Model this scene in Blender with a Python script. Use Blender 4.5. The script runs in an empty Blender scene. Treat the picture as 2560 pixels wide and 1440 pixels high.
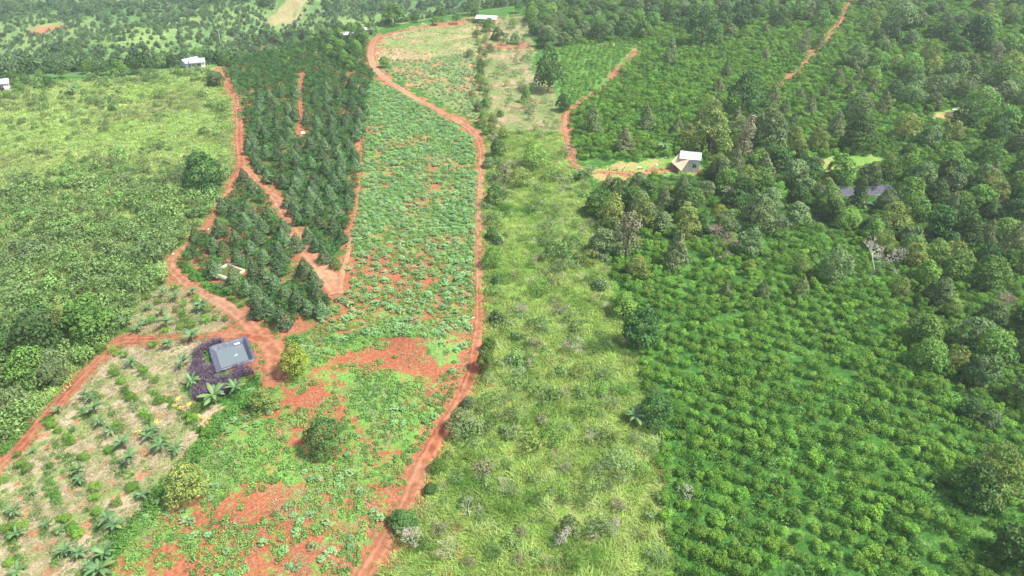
import bpy, math, random
import numpy as np
R = math.radians
# ------------------------------------------------------------------ camera, sky, sun, exposure
sc = bpy.context.scene
COL = sc.collection
CAMH, PITCH, FPX = 60.0, R(33.0), 1706.0
cam_d = bpy.data.cameras.new('camera'); cam = bpy.data.objects.new('camera', cam_d); COL.objects.link(cam)
cam_d.sensor_width = 36; cam_d.lens = 36*FPX/2560; cam_d.clip_start = .5; cam_d.clip_end = 6000
cam.location = (0, 0, CAMH); cam.rotation_euler = (math.pi/2-PITCH, 0, 0)
sc.camera = cam
w = bpy.data.worlds.new('World'); sc.world = w; w.use_nodes = True
nt = w.node_tree; sky = nt.nodes.new('ShaderNodeTexSky'); sky.sky_type = 'NISHITA'; sky.sun_disc = False
SUN_EL, SUN_AZ = 56.0, 108.0       # azimuth measured from +Y towards +X
sky.sun_elevation = R(SUN_EL); sky.sun_rotation = R(SUN_AZ); sky.air_density = 1.4; sky.dust_density = 3.0; sky.ozone_density = 1.0
bg = nt.nodes['Background']; nt.links.new(sky.outputs[0], bg.inputs[0]); bg.inputs[1].default_value = .108
sd = bpy.data.lights.new('sun', 'SUN'); sd.energy = 3.9; sd.angle = R(9); sd.color = (1, .97, .92)
so = bpy.data.objects.new('sun', sd); COL.objects.link(so)
az, el = R(SUN_AZ), R(SUN_EL)
from mathutils import Vector, Matrix, Euler
so.rotation_euler = Vector((math.sin(az)*math.cos(el), math.cos(az)*math.cos(el), math.sin(el))).to_track_quat('Z', 'Y').to_euler()
so.location = (0, 0, 200)
sc.view_settings.view_transform = 'Standard'; sc.view_settings.look = 'None'; sc.view_settings.gamma = 1
sc.view_settings.exposure = 1.16
sc.cycles.max_bounces = 5; sc.cycles.diffuse_bounces = 3; sc.cycles.glossy_bounces = 2; sc.cycles.transmission_bounces = 3
sc.cycles.volume_bounces = 1; sc.cycles.transparent_max_bounces = 4
HAZE = 0.00025

# ------------------------------------------------------------------ numpy noise, terrain height
def _h(i, j, s):
    n = (i.astype(np.int64)*374761393 + j.astype(np.int64)*668265263 + s*1442695041) & 0xffffffff
    n = ((n ^ (n >> 13))*1274126177) & 0xffffffff
    return ((n ^ (n >> 16)) & 0xffff)/65535.0
def vn(x, y, s=0):
    x = np.asarray(x, float); y = np.asarray(y, float)
    i = np.floor(x); j = np.floor(y); fx = x-i; fy = y-j
    fx = fx*fx*(3-2*fx); fy = fy*fy*(3-2*fy)
    a = _h(i, j, s); b = _h(i+1, j, s); c = _h(i, j+1, s); d = _h(i+1, j+1, s)
    return (a*(1-fx)+b*fx)*(1-fy) + (c*(1-fx)+d*fx)*fy
def fbm(x, y, s=0, o=4):
    t = 0; a = .5
    for k in range(o):
        t = t + a*vn(x, y, s+k*17); x = x*2.03; y = y*2.03; a *= .5
    return t/(1-.5**o)
def ss(a, b, x):
    t = np.clip((x-a)/(b-a), 0, 1); return t*t*(3-2*t)
RX = [-600, -152, -92, -58, -33, 0, 40, 120, 600]; RY = [120, 200, 219, 268, 291, 315, 360, 460, 900]
def H(x, y):
    x = np.asarray(x, float); y = np.asarray(y, float)
    z = 3.0*(fbm(x/75, y/75, 3, 3)-.5) + .9*(fbm(x/16, y/16, 9, 3)-.5)
    d = (y-np.interp(x, RX, RY))*.85
    far = ss(2, 95, d)
    z = z - 38*far + 34*far*(fbm(x/85+7, y/85, 31, 3)-.47)
    z = z + far*.09*np.clip(d-140, 0, 900)
    # spur crossing the far valley on the left
    sx, sy = -205, 300; ex, ey = -150, 470
    tt = np.clip(((x-sx)*(ex-sx)+(y-sy)*(ey-sy))/((ex-sx)**2+(ey-sy)**2), 0, 1)
    dd = np.hypot(x-(sx+tt*(ex-sx)), y-(sy+tt*(ey-sy)))
    z = z + far*20*np.exp(-(dd/42)**2)
    z = z - 5*ss(-35, -75, x)*(1-ss(75, 150, y)) + 8*ss(110, 300, y)*ss(30, 150, x)
    z = z + 1.6*np.exp(-(((x+18)/5.5)**2+((y-64.5)/3.0)**2)) * 0
    # little spoil mound in the cassava field
    z = z + 1.1*np.exp(-(((x+12.5)/4.5)**2+((y-77)/3.0)**2))
    for (px_, py_, a, b, rz, dep) in PITS:
        c, s = math.cos(rz), math.sin(rz); u = (x-px_)*c+(y-py_)*s; v = -(x-px_)*s+(y-py_)*c
        m = (1-ss(a-1.0, a+.1, np.abs(u)))*(1-ss(b-1.0, b+.1, np.abs(v)))
        z = z - dep*m
    return z
PITS = []
sp, cp = math.sin(PITCH), math.cos(PITCH)
def ray(px, py):
    u = (np.asarray(px, float)-1280)/FPX; v = (np.asarray(py, float)-720)/FPX
    return u, cp-v*sp, -sp-v*cp          # direction (depth = 1 along the axis)
def P(px, py, lift=0.0):
    """photo pixel(s) -> world point(s) on the terrain raised by lift"""
    px = np.atleast_1d(np.asarray(px, float)); py = np.atleast_1d(np.asarray(py, float)); lift = np.broadcast_to(lift, px.shape)
    dx, dy, dz = ray(px, py); t = np.full(px.shape, 30.0); done = np.zeros(px.shape, bool)
    step = 1.0
    for k in range(900):
        g = CAMH+t*dz-(H(t*dx, t*dy)+lift)
        done |= g <= 0
        if done.all(): break
        t = np.where(done, t, t+np.maximum(.4, g*.9))
    lo = t-3.0; hi = t.copy()
    for k in range(14):
        m = (lo+hi)/2; g = CAMH+m*dz-(H(m*dx, m*dy)+lift); hi = np.where(g <= 0, m, hi); lo = np.where(g <= 0, lo, m)
    return np.stack([hi*dx, hi*dy, H(hi*dx, hi*dy)], -1)
def proj(x, y, z):
    d = cp*y - sp*(z-CAMH); yy = sp*y + cp*(z-CAMH)
    d = np.maximum(d, .1)
    return 1280+FPX*x/d, 720-FPX*yy/d, d
def Z(ox, oy, s, L): return [(ox+a[0]/s, oy+a[1]/s)+tuple(a[2:]) for a in L]
def W(poly):
    a = np.array(poly, float); return P(a[:, 0], a[:, 1])[:, :2]
def inpoly(x, y, poly):
    r = np.zeros(x.shape, bool); n = len(poly); j = n-1
    for i in range(n):
        xi, yi = poly[i]; xj, yj = poly[j]
        if yi != yj: r ^= ((yi > y) != (yj > y)) & (x < (xj-xi)*(y-yi)/(yj-yi)+xi)
        j = i
    return r
def seg_dist(x, y, line, wid=None):
    """distance to a polyline; with widths, distance minus the local half width"""
    best = np.full(x.shape, 1e9)
    for k in range(len(line)-1):
        ax, ay = line[k]; bx, by = line[k+1]; L2 = (bx-ax)**2+(by-ay)**2+1e-9
        t = np.clip(((x-ax)*(bx-ax)+(y-ay)*(by-ay))/L2, 0, 1)
        d = np.hypot(x-(ax+t*(bx-ax)), y-(ay+t*(by-ay)))
        if wid is not None: d = d-.5*(wid[k]+t*(wid[k+1]-wid[k]))
        best = np.minimum(best, d)
    return best
def smooth(line, wid, n=6):
    p = np.array(line, float); q = np.column_stack([p, wid]); q = np.vstack([2*q[0]-q[1], q, 2*q[-1]-q[-2]]); out = []
    for i in range(1, len(q)-2):
        for k in range(n):
            t = k/n
            out.append(.5*((2*q[i])+(-q[i-1]+q[i+1])*t+(2*q[i-1]-5*q[i]+4*q[i+1]-q[i+2])*t*t+(-q[i-1]+3*q[i]-3*q[i+1]+q[i+2])*t**3))
    out.append(q[-2]); o = np.array(out); return o[:, :2], o[:, 2]

def W_(poly):
    a = np.array(poly, float); return P(a[:, 0], a[:, 1])[:, :2]
# ponds first, they are dug into the terrain
cA, cB, cC = W_([(530, 880), (606, 851), (632, 897)]); _e = cB-cA; _f = cC-cB; _m = (cA+cC)/2
POND1 = (_m[0], _m[1], float(np.hypot(*_e))/2+.25, float(np.hypot(*_f))/2+.25, math.atan2(_e[1], _e[0]), 1.5)
pc = P([2155], [492])[0]; POND2 = (pc[0]+.3, pc[1]+1, 7.6, 3.7, R(4), 1.5)
pc = P([574], [687])[0]; CIST = (pc[0], pc[1], 1.9, 1.45, R(-28), 1.2)
PITS = [POND1, POND2]

# ------------------------------------------------------------------ zones of the land (photo outlines laid on the terrain)
ZN = {k: W(v) for k, v in dict(
 lefthill=[(-200,222),(0,213),(200,203),(430,178),(545,165),(575,230),(590,330),(600,410),(570,470),(520,550),(470,600),(420,640),(420,690),(360,740),(300,830),(250,880),(140,990),(0,1130),(-200,1290)],
 lefthill_low=[(-200,470),(0,470),(130,460),(300,480),(450,440),(520,400),(595,400),(570,480),(520,555),(470,600),(420,640),(420,690),(360,740),(300,830),(250,880),(140,990),(0,1130),(-200,1290)],
 lefttrees=[(-200,800),(60,800),(200,760),(290,790),(300,840),(230,890),(140,980),(0,1120),(-200,1280)],
 orchA=[(560,175),(553,130),(640,95),(760,72),(900,85),(925,110),(930,190),(908,330),(900,400),(890,560),(862,690),(830,690),(770,600),(725,520),(665,450),(612,400),(602,300),(580,215)],
 orchB=[(604,425),(655,475),(720,580),(760,640),(830,735),(840,765),(750,850),(700,862),(610,770),(500,695),(445,655),(480,605),(540,530),(578,470)],
 orchtop=[(553,165),(553,130),(640,95),(760,72),(900,85),(925,110),(930,180),(860,175),(800,130),(700,105),(620,120),(580,165)],
 cassava=[(925,205),(1000,225),(1080,275),(1180,345),(1192,420),(1185,700),(1188,830),(1160,960),(1080,940),(1085,880),(1000,840),(900,850),(820,860),(770,845),(850,745),(880,640),(900,400)],
 lowfield=[(770,845),(900,840),(1100,900),(1165,950),(1130,1040),(1060,1130),(1000,1290),(910,1440),(880,1900),(120,1900),(220,1440),(400,1240),(520,1080),(640,960),(700,880)],
 plot2=[(948,95),(1060,60),(1178,48),(1190,120),(1196,305),(1150,285),(1050,225),(960,180),(933,150)],
 plot2cas=[(960,150),(1100,145),(1188,130),(1196,305),(1150,285),(1050,225),(960,180)],
 yard=[(1185,48),(1320,36),(1330,100),(1330,170),(1400,240),(1400,330),(1215,330),(1200,200)],
 strip=[(1212,330),(1400,330),(1415,400),(1480,470),(1490,600),(1530,690),(1545,780),(1590,900),(1640,1050),(1655,1250),(1680,1440),(1690,1900),(900,1900),(960,1400),(1050,1240),(1120,1100),(1190,980),(1212,800),(1205,420)],
 banana=[(330,862),(440,845),(560,835),(520,865),(470,930),(470,990),(560,1050),(520,1080),(400,1240),(220,1440),(100,1900),(-200,1900),(-200,1300),(0,1185),(150,1030),(260,900)],
 banana2=[(310,800),(370,740),(430,700),(500,735),(590,800),(560,825),(440,838),(330,845)],
 hutyard=[(1450,420),(1520,412),(1600,400),(1700,392),(1770,420),(1740,440),(1600,440),(1540,470),(1490,450)],
 clear2=[(2035,400),(2100,385),(2215,395),(2210,415),(2130,428),(2060,428)],
 clear3=[(2320,285),(2400,268),(2440,275),(2420,300),(2330,305)],
 upcoffee=[(1400,120),(1560,100),(1620,130),(1500,220),(1420,280),(1400,250)],
 forestband=[(1480,480),(1600,440),(1760,440),(1900,410),(2030,430),(2260,440),(2700,430),(2700,700),(2250,700),(2150,600),(2000,560),(1850,610),(1700,600),(1560,620),(1480,600)],
 forestright=[(2250,640),(2700,640),(2700,1090),(2500,1000),(2350,960),(2260,800)],
 foresttop=[(1280,-160),(1640,-160),(2000,-160),(2100,60),(1900,60),(1800,110),(1700,80),(1640,40),(1620,100),(1420,110),(1340,130),(1320,60)],
 forestupr=[(2130,-160),(2800,-160),(2800,430),(2420,420),(2280,270),(2150,200),(2120,80)],
 midtrees=[(1700,300),(1840,270),(1960,330),(2050,380),(2030,420),(1900,410),(1760,400),(1700,380)],
 farfield=[(715,0),(790,-30),(800,0),(745,42),(735,60),(650,62),(690,20)],
 farspot=[(553,98),(600,98),(612,108),(570,120),(552,112)],
 farred=[(90,80),(130,62),(175,55),(140,75),(100,90)],
 cutbank=[(1200,108),(1320,108),(1325,120),(1200,124)],
 reds=[(1045,68),(1080,62),(1150,52),(1180,50),(1180,58),(1080,70)],
).items()}
def T(pts, wid):
    a = np.array(pts, float); p = P(a[:, 0], a[:, 1])[:, :2]; return smooth(p, wid)
TR = dict(
 main=T([(1180,44),(1075,64),(1000,78),(945,93),(928,120),(930,155),(955,190),(1010,228),(1080,268),(1140,300),(1180,327),(1202,362),(1206,410),(1199,500),(1197,600),(1198,700),(1199,800),(1190,870),(1182,930),(1150,1010),(1102,1085),(1062,1160),(1030,1235),(990,1310),(950,1380),(905,1450),(870,1510)],
   [.5,.8,1.4,2.6,2.6,2.4,2.2,2.2,2.2,2.4,2.5,1.9,1.7,1.35,1.25,1.3,1.6,1.8,2.0,2.0,2.3,2.4,2.4,2.2,2.1,2.1,2.1]),
 left=T([(546,170),(562,205),(585,240),(598,290),(598,345),(604,400),(606,420)], [2.0,2.1,2.3,2.2,2.2,2.4,2.6]),
 leftlow=T([(606,410),(583,455),(548,515),(515,560),(478,603),(445,630),(425,655),(440,685),(500,730),(560,762),(600,790),(640,830),(680,870),(692,900),(680,950)],
   [2.2,1.5,1.2,1.1,1.2,1.4,1.8,1.9,2.0,2.2,2.2,2.9,3.8,4.2,3.0]),
 orchard=T([(604,410),(630,437),(655,465),(692,500),(722,555),(745,600),(780,645),(815,690),(842,735)], [1.6,1.8,1.8,2.2,2.4,2.8,3.0,3.2,2.2]),
 lower=T([(660,850),(600,838),(540,842),(440,846),(350,850),(290,858),(240,905),(185,960),(140,1010),(90,1065),(20,1145),(-60,1205)], [3.2,2.6,1.2,.7,1.8,2.5,2.0,1.9,1.8,1.8,1.9,2.0]),
 inner=T([(756,185),(751,230),(752,280),(752,320),(757,335)], [.9,1.1,1.3,1.2,1.7]),
 right=T([(2130,-10),(2112,28),(2098,60),(2070,95),(2035,130),(2005,165),(1975,195),(1948,218)], [.9,.8,.9,.7,.6,.5,.45,.3]),
 rightfoot=T([(1600,118),(1572,145),(1540,185),(1500,222),(1450,258),(1418,282),(1412,305),(1418,350),(1424,395),(1440,415),(1475,428)], [.3,.6,.7,.6,.7,1.0,1.2,1.1,.8,.6,.5]),
 hut=T([(1500,428),(1540,430),(1590,434),(1640,430),(1690,422),(1712,420)], [.6,1.0,1.3,1.2,1.4,1.8]),
 edge=T([(905,345),(900,420),(893,500),(880,570),(868,640),(850,700),(842,735)], [.3,.4,.5,.6,.8,1.1,2.0]),
)
def track_clear(x, y, extra=.5):
    d = np.full(x.shape, 1e9)
    for l, wd in TR.values(): d = np.minimum(d, seg_dist(x, y, l, wd))
    return d > extra
def pits_clear(x, y, e=.6):
    ok = np.ones(x.shape, bool)
    for (a, b, c, d, rz, _) in (POND1, POND2, (CIST[0], CIST[1]-.4, CIST[2]+.5, CIST[3]+.7, CIST[4], 0)):
        cc, s = math.cos(rz), math.sin(rz); u = (x-a)*cc+(y-b)*s; v = -(x-a)*s+(y-b)*cc
        ok &= ~((np.abs(u) < c+e) & (np.abs(v) < d+e))
    return ok

# ------------------------------------------------------------------ material helpers
def new_mat(name):
    m = bpy.data.materials.new(name); m.use_nodes = True; n = m.node_tree.nodes; n.clear(); return m, n, m.node_tree.links
def rgb(c): return (c[0], c[1], c[2], 1)
def leafmat(name, a, b, odd=None, transl=.25, rough=.55, spec=.3, var=.5, odd_at=.86, patch=None):
    m, n, l = new_mat(name)
    at = n.new('ShaderNodeAttribute'); at.attribute_name = 'tint'
    oi = n.new('ShaderNodeObjectInfo')
    mx = n.new('ShaderNodeMix'); mx.data_type = 'RGBA'; mx.inputs[6].default_value = rgb(a); mx.inputs[7].default_value = rgb(b)
    l.new(at.outputs['Fac'], mx.inputs[0]); cur = mx.outputs[2]
    if odd:
        mr = n.new('ShaderNodeMapRange'); mr.inputs[1].default_value = odd_at-.12; mr.inputs[2].default_value = odd_at+.1; mr.inputs[4].default_value = .85
        l.new(oi.outputs['Random'], mr.inputs[0])
        m2 = n.new('ShaderNodeMix'); m2.data_type = 'RGBA'; m2.inputs[7].default_value = rgb(odd); l.new(cur, m2.inputs[6]); l.new(mr.outputs[0], m2.inputs[0]); cur = m2.outputs[2]
    if patch:   # patches of another foliage colour a few metres across (real colour of the plants)
        ge = n.new('ShaderNodeNewGeometry'); no = n.new('ShaderNodeTexNoise'); no.inputs['Scale'].default_value = patch[1]; no.inputs['Detail'].default_value = 3
        l.new(ge.outputs['Position'], no.inputs['Vector'])
        mr = n.new('ShaderNodeMapRange'); mr.inputs[1].default_value = .48; mr.inputs[2].default_value = .66; l.new(no.outputs[0], mr.inputs[0])
        m2 = n.new('ShaderNodeMix'); m2.data_type = 'RGBA'; m2.inputs[7].default_value = rgb(patch[0]); l.new(cur, m2.inputs[6]); l.new(mr.outputs[0], m2.inputs[0]); cur = m2.outputs[2]
    # value variation per plant
    ma = n.new('ShaderNodeMath'); ma.operation = 'MULTIPLY'; ma.inputs[1].default_value = 7.31; l.new(oi.outputs['Random'], ma.inputs[0])
    fr = n.new('ShaderNodeMath'); fr.operation = 'FRACT'; l.new(ma.outputs[0], fr.inputs[0])
    v = n.new('ShaderNodeMapRange'); v.inputs[3].default_value = 1-var*.5; v.inputs[4].default_value = 1+var*.6; l.new(fr.outputs[0], v.inputs[0])
    hs = n.new('ShaderNodeHueSaturation'); l.new(v.outputs[0], hs.inputs['Value']); l.new(cur, hs.inputs['Color'])
    hv = n.new('ShaderNodeMapRange'); hv.inputs[3].default_value = .485; hv.inputs[4].default_value = .515; l.new(oi.outputs['Random'], hv.inputs[0]); l.new(hv.outputs[0], hs.inputs['Hue'])
    p = n.new('ShaderNodeBsdfPrincipled'); l.new(hs.outputs[0], p.inputs['Base Color']); p.inputs['Roughness'].default_value = rough; p.inputs['Specular IOR Level'].default_value = spec
    o = n.new('ShaderNodeOutputMaterial')
    if transl > 0:
        t = n.new('ShaderNodeBsdfTranslucent'); l.new(hs.outputs[0], t.inputs[0]); ms = n.new('ShaderNodeMixShader'); ms.inputs[0].default_value = transl
        l.new(p.outputs[0], ms.inputs[1]); l.new(t.outputs[0], ms.inputs[2]); l.new(ms.outputs[0], o.inputs[0])
    else: l.new(p.outputs[0], o.inputs[0])
    return m
def plain(name, a, b=None, scale=3, rough=.8, spec=.3, metal=0, bump=.0):
    m, n, l = new_mat(name); p = n.new('ShaderNodeBsdfPrincipled'); o = n.new('ShaderNodeOutputMaterial'); l.new(p.outputs[0], o.inputs[0])
    p.inputs['Roughness'].default_value = rough; p.inputs['Specular IOR Level'].default_value = spec; p.inputs['Metallic'].default_value = metal
    g = n.new('ShaderNodeTexCoord'); no = n.new('ShaderNodeTexNoise'); no.inputs['Scale'].default_value = scale; no.inputs['Detail'].default_value = 6
    l.new(g.outputs['Object'], no.inputs['Vector'])
    mr = n.new('ShaderNodeMapRange'); mr.inputs[1].default_value = .35; mr.inputs[2].default_value = .65; l.new(no.outputs[0], mr.inputs[0])
    mx = n.new('ShaderNodeMix'); mx.data_type = 'RGBA'; mx.inputs[6].default_value = rgb(a); mx.inputs[7].default_value = rgb(b or a); l.new(mr.outputs[0], mx.inputs[0]); l.new(mx.outputs[2], p.inputs['Base Color'])
    if bump:
        bn = n.new('ShaderNodeBump'); bn.inputs['Strength'].default_value = bump; bn.inputs['Distance'].default_value = .1; l.new(no.outputs[0], bn.inputs['Height']); l.new(bn.outputs[0], p.inputs['Normal'])
    return m
M = dict(
 coffee=leafmat('coffee_leaves', (.05,.14,.017), (.175,.335,.04), odd=(.20,.31,.03), spec=.2, rough=.65, var=.6, odd_at=.93),
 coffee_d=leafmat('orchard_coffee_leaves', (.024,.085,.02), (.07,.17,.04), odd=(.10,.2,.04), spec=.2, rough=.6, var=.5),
 durian=leafmat('durian_leaves', (.055,.12,.05), (.17,.255,.11), odd=(.15,.17,.05), spec=.15, var=.65, odd_at=.93),
 durian_o=leafmat('pale_durian_leaves', (.09,.14,.055), (.20,.24,.10), odd=(.20,.20,.09), spec=.15, var=.5, odd_at=.8),
 tree=leafmat('tree_leaves', (.06,.155,.028), (.175,.32,.06), odd=(.15,.21,.05), var=.6, spec=.18, rough=.7),
 tree_g=leafmat('grey_green_leaves', (.075,.14,.05), (.19,.27,.105), odd=(.17,.21,.08), var=.5, spec=.15, rough=.7),
 tree_d=leafmat('dark_leaves', (.036,.09,.024), (.10,.19,.05), var=.4, spec=.15, rough=.7),
 tree_y=leafmat('yellow_green_leaves', (.12,.20,.02), (.27,.35,.04), var=.3),
 tree_o=leafmat('olive_leaves', (.12,.18,.035), (.27,.32,.09), var=.4, spec=.15, rough=.7),
 tree_p=leafmat('bleached_leaves', (.16,.15,.08), (.26,.25,.15), var=.3),
 cassava=leafmat('cassava_leaves', (.12,.255,.085), (.25,.39,.17), odd=(.17,.33,.09), var=.5, rough=.6),
 shrub=leafmat('shrub_leaves', (.10,.20,.045), (.21,.335,.095), odd=(.20,.25,.09), var=.6, patch=((.13,.19,.07), .06)),
 grass=leafmat('tall_grass', (.165,.30,.05), (.36,.47,.12), odd=(.38,.38,.17), var=.7, transl=.35, spec=.2, patch=((.10,.22,.03), .13)),
 hill=leafmat('hill_grass', (.18,.31,.06), (.35,.47,.15), odd=(.38,.38,.16), var=.5, transl=.3, spec=.2, patch=((.20,.235,.085), .045)),
 weed=leafmat('low_weeds', (.13,.27,.05), (.26,.42,.11), odd=(.19,.33,.07), var=.4, transl=.3, patch=((.11,.24,.06), .2)),
 under=leafmat('undergrowth', (.075,.20,.03), (.14,.31,.055), odd=(.17,.30,.05), var=.5, transl=.3, patch=((.05,.14,.02), .12)),
 dry=leafmat('dry_grass', (.28,.24,.12), (.42,.37,.21), odd=(.24,.29,.10), var=.4, transl=.2, odd_at=.6),
 banana=leafmat('banana_leaves', (.045,.12,.035), (.12,.225,.085), odd=(.24,.28,.08), var=.35, rough=.55, spec=.3, odd_at=.93),
 purple=leafmat('purple_grass_blades', (.025,.014,.026), (.15,.10,.14), var=.4, transl=.1, rough=.5, spec=.4),
 yellow=leafmat('golden_leaves', (.6,.45,.05), (.75,.62,.2), var=.2),
 far=leafmat('far_wood_leaves', (.05,.11,.035), (.10,.18,.06), odd=(.15,.22,.08), var=.7, patch=((.11,.19,.06), .02)),
 bark=plain('bark', (.19,.14,.10), (.10,.07,.05), 4),
 deadwood=plain('bleached_wood', (.50,.46,.38), (.34,.30,.24), 3),
 deadbrown=plain('brown_dead_twigs', (.34,.25,.20), (.24,.17,.13), 3),
 stem=plain('banana_stem', (.20,.23,.09), (.16,.11,.06), 3),
)

# ------------------------------------------------------------------ mesh helpers
def link(o, parent=None):
    COL.objects.link(o)
    if parent: o.parent = parent
    return o
def tag(o, label=None, cat=None, group=None, kind=None):
    if label: o['label'] = label
    if cat: o['category'] = cat
    if group: o['group'] = group
    if kind: o['kind'] = kind
    return o
def mesh(name, V, F, mat, tint=None, smooth_=False):
    me = bpy.data.meshes.new(name); V = np.asarray(V, float)
    if isinstance(F, np.ndarray):
        k = F.shape[1]; me.vertices.add(len(V)); me.vertices.foreach_set('co', V.ravel()); me.loops.add(F.size); me.loops.foreach_set('vertex_index', F.ravel().astype(np.int32))
        me.polygons.add(len(F)); me.polygons.foreach_set('loop_start', np.arange(0, F.size, k, dtype=np.int32))
        try: me.polygons.foreach_set('loop_total', np.full(len(F), k, np.int32))
        except Exception: pass
        me.update(calc_edges=True)
    else: me.from_pydata([tuple(v) for v in V], [], F)
    if tint is not None:
        a = me.attributes.new('tint', 'FLOAT', 'POINT'); a.data.foreach_set('value', np.asarray(tint, np.float32))
    if smooth_: me.polygons.foreach_set('use_smooth', np.ones(len(me.polygons), bool))
    if mat: me.materials.append(mat)
    return me
def obj(name, me, parent=None, loc=None, rz=0, s=1):
    o = bpy.data.objects.new(name, me); link(o, parent)
    if loc is not None: o.location = loc
    o.rotation_euler[2] = rz; o.scale = (s, s, s) if np.isscalar(s) else s
    return o
def unit(a): return a/np.maximum(np.linalg.norm(a, axis=-1, keepdims=True), 1e-9)
def leaves(rng, pts, nrm, size, aspect=.55, jitter=.6, sizevar=.35, tint=None, droop=0):
    """one kite-shaped leaf (or leaf cluster) per point, facing nrm with jitter"""
    n = len(pts); nr = unit(nrm+rng.normal(0, jitter, (n, 3))); a = unit(np.cross(nr, rng.normal(0, 1, (n, 3))))
    if droop: a = unit(a+np.array([0, 0, -droop])); nr = unit(nr-a*np.sum(nr*a, 1, keepdims=True))
    b = np.cross(nr, a); L = size*(1+rng.uniform(-sizevar, sizevar, (n, 1)))
    v = np.stack([pts-a*L*.5, pts+b*L*aspect*.5+nr*L*.08, pts+a*L*.5-nr*L*.12, pts-b*L*aspect*.5+nr*L*.08], 1).reshape(-1, 3)
    t = np.clip(rng.uniform(0, 1, n) if tint is None else tint+rng.uniform(-.3, .3, n), 0, 1)
    return v, np.arange(4*n).reshape(-1, 4), np.repeat(t, 4)
def sph(rng, n):
    return unit(rng.normal(0, 1, (n, 3)))
def lobed(rng, lobes, n, size, **k):
    """leaves over the surface of a cluster of lobes"""
    L = np.array(lobes, float); wt = L[:, 3]**2; idx = rng.choice(len(L), int(n*1.7), p=wt/wt.sum())
    d = sph(rng, len(idx)); d[:, 2] = np.where(d[:, 2] < -.45, -d[:, 2], d[:, 2])
    rr = L[idx, 3:4]*rng.uniform(.72, 1.06, (len(idx), 1)); p = L[idx, :3]+d*rr*np.array([1, 1, .85])
    q = np.linalg.norm((p[:, None]-L[None, :, :3])/np.array([1, 1, .85]), axis=2)/L[None, :, 3]
    q[np.arange(len(idx)), idx] = 9; keep = q.min(1) > .82
    p, d, idx = p[keep][:n], d[keep][:n], idx[keep][:n]
    lt = rng.uniform(.2, .8, len(L))
    return leaves(rng, p, d+np.array([0, 0, .35]), size, tint=lt[idx], **k)
def tube(p0, p1, r0, r1, n=5):
    p0 = np.array(p0, float); p1 = np.array(p1, float); d = unit(p1-p0); a = unit(np.cross(d, [.3, .9, .2])); b = np.cross(d, a)
    t = np.arange(n)*2*math.pi/n; c = np.cos(t)[:, None]*a+np.sin(t)[:, None]*b
    V = np.vstack([p0+c*r0, p1+c*r1]); F = np.array([[i, (i+1) % n, n+(i+1) % n, n+i] for i in range(n)]); return V, F
def joinVF(parts):
    V = []; F = []; o = 0
    for v, f in parts: V.append(v); F.append(f+o); o += len(v)
    return np.vstack(V), np.vstack(F)
def box(cx, cy, cz, sx, sy, sz):
    x, y, z = sx/2, sy/2, sz/2
    V = np.array([[cx+i*x, cy+j*y, cz+k*z] for i in (-1, 1) for j in (-1, 1) for k in (-1, 1)])
    return V, np.array([[0, 1, 3, 2], [4, 6, 7, 5], [0, 4, 5, 1], [2, 3, 7, 6], [0, 2, 6, 4], [1, 5, 7, 3]])

# ---- plant prototypes (unit scale metres)
def make_bush(seed, r=1.45, h=1.7, n=520, size=.3, mat='coffee'):
    rng = np.random.default_rng(seed); L = [(0, 0, h*.45, r*.62)]
    for k in range(8):
        a = k*2.4+rng.uniform(0, 1); q = r*rng.uniform(.35, .66); L.append((q*math.cos(a), q*math.sin(a), h*rng.uniform(.25, .78), r*rng.uniform(.3, .46)))
    v, f, t = lobed(rng, L, n, size, aspect=.5, jitter=.45); v[:, 2] = np.maximum(v[:, 2], .03)
    return mesh('coffee_bush', v, f, M[mat], t)
def make_cone(seed, r=1.7, h=5.2, n=1300, size=.34, mat='durian', lean=0):
    rng = np.random.default_rng(seed); z = rng.power(1.0, n)**.9; z = 1-np.sqrt(rng.uniform(0, 1, n))*.97
    a = rng.uniform(0, 2*math.pi, n); ph = rng.uniform(0, 6, 6)
    prof = (1-z)**.8*np.minimum(1, .75+z*2.2)
    lump = 1+.16*np.sin(a*3+ph[0]+z*7)+.12*np.sin(a*5+ph[1]-z*11)+.10*np.sin(z*34+a*2+ph[2])
    rad = r*prof*lump*rng.uniform(.82, 1.03, n)
    p = np.stack([rad*np.cos(a), rad*np.sin(a), .45+z*(h-.45)], 1); nr = np.stack([np.cos(a), np.sin(a), np.full(n, .75)], 1)
    tn = .5+.35*np.sin(a*3+ph[3]+z*9)
    v, f, t = leaves(rng, p, nr, size, aspect=.6, jitter=.38, tint=tn, droop=.35); return mesh('crown', v, f, M[mat], t)
def make_crown(seed, r=3, h=5, n=1500, size=.42, mat='tree', kind='round', base=.5):
    rng = np.random.default_rng(seed); L = []
    nl = 20 if kind != 'tall' else 18
    for k in range(nl):
        a = k*2.4+rng.uniform(-.4, .4); u = (k+.5)/nl
        if kind == 'round': q = r*math.sqrt(u)*.66; zz = base+(h-base)*(.22+.52*(1-u)+rng.uniform(-.16, .14)); rr = r*rng.uniform(.30, .46)
        elif kind == 'tall': q = r*rng.uniform(.25, .62)*(1-.6*u*u); zz = base+(h-base)*(u*.84+.06); rr = r*(1-.28*u)*rng.uniform(.36, .54)
        else: q = r*rng.uniform(.1, .72); zz = base+(h-base)*rng.uniform(.15, .85); rr = r*rng.uniform(.18, .34)
        L.append((q*math.cos(a), q*math.sin(a), zz, rr))
    v, f, t = lobed(rng, L, n, size, aspect=.55, jitter=.5); return mesh('crown', v, f, M[mat], t)
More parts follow.
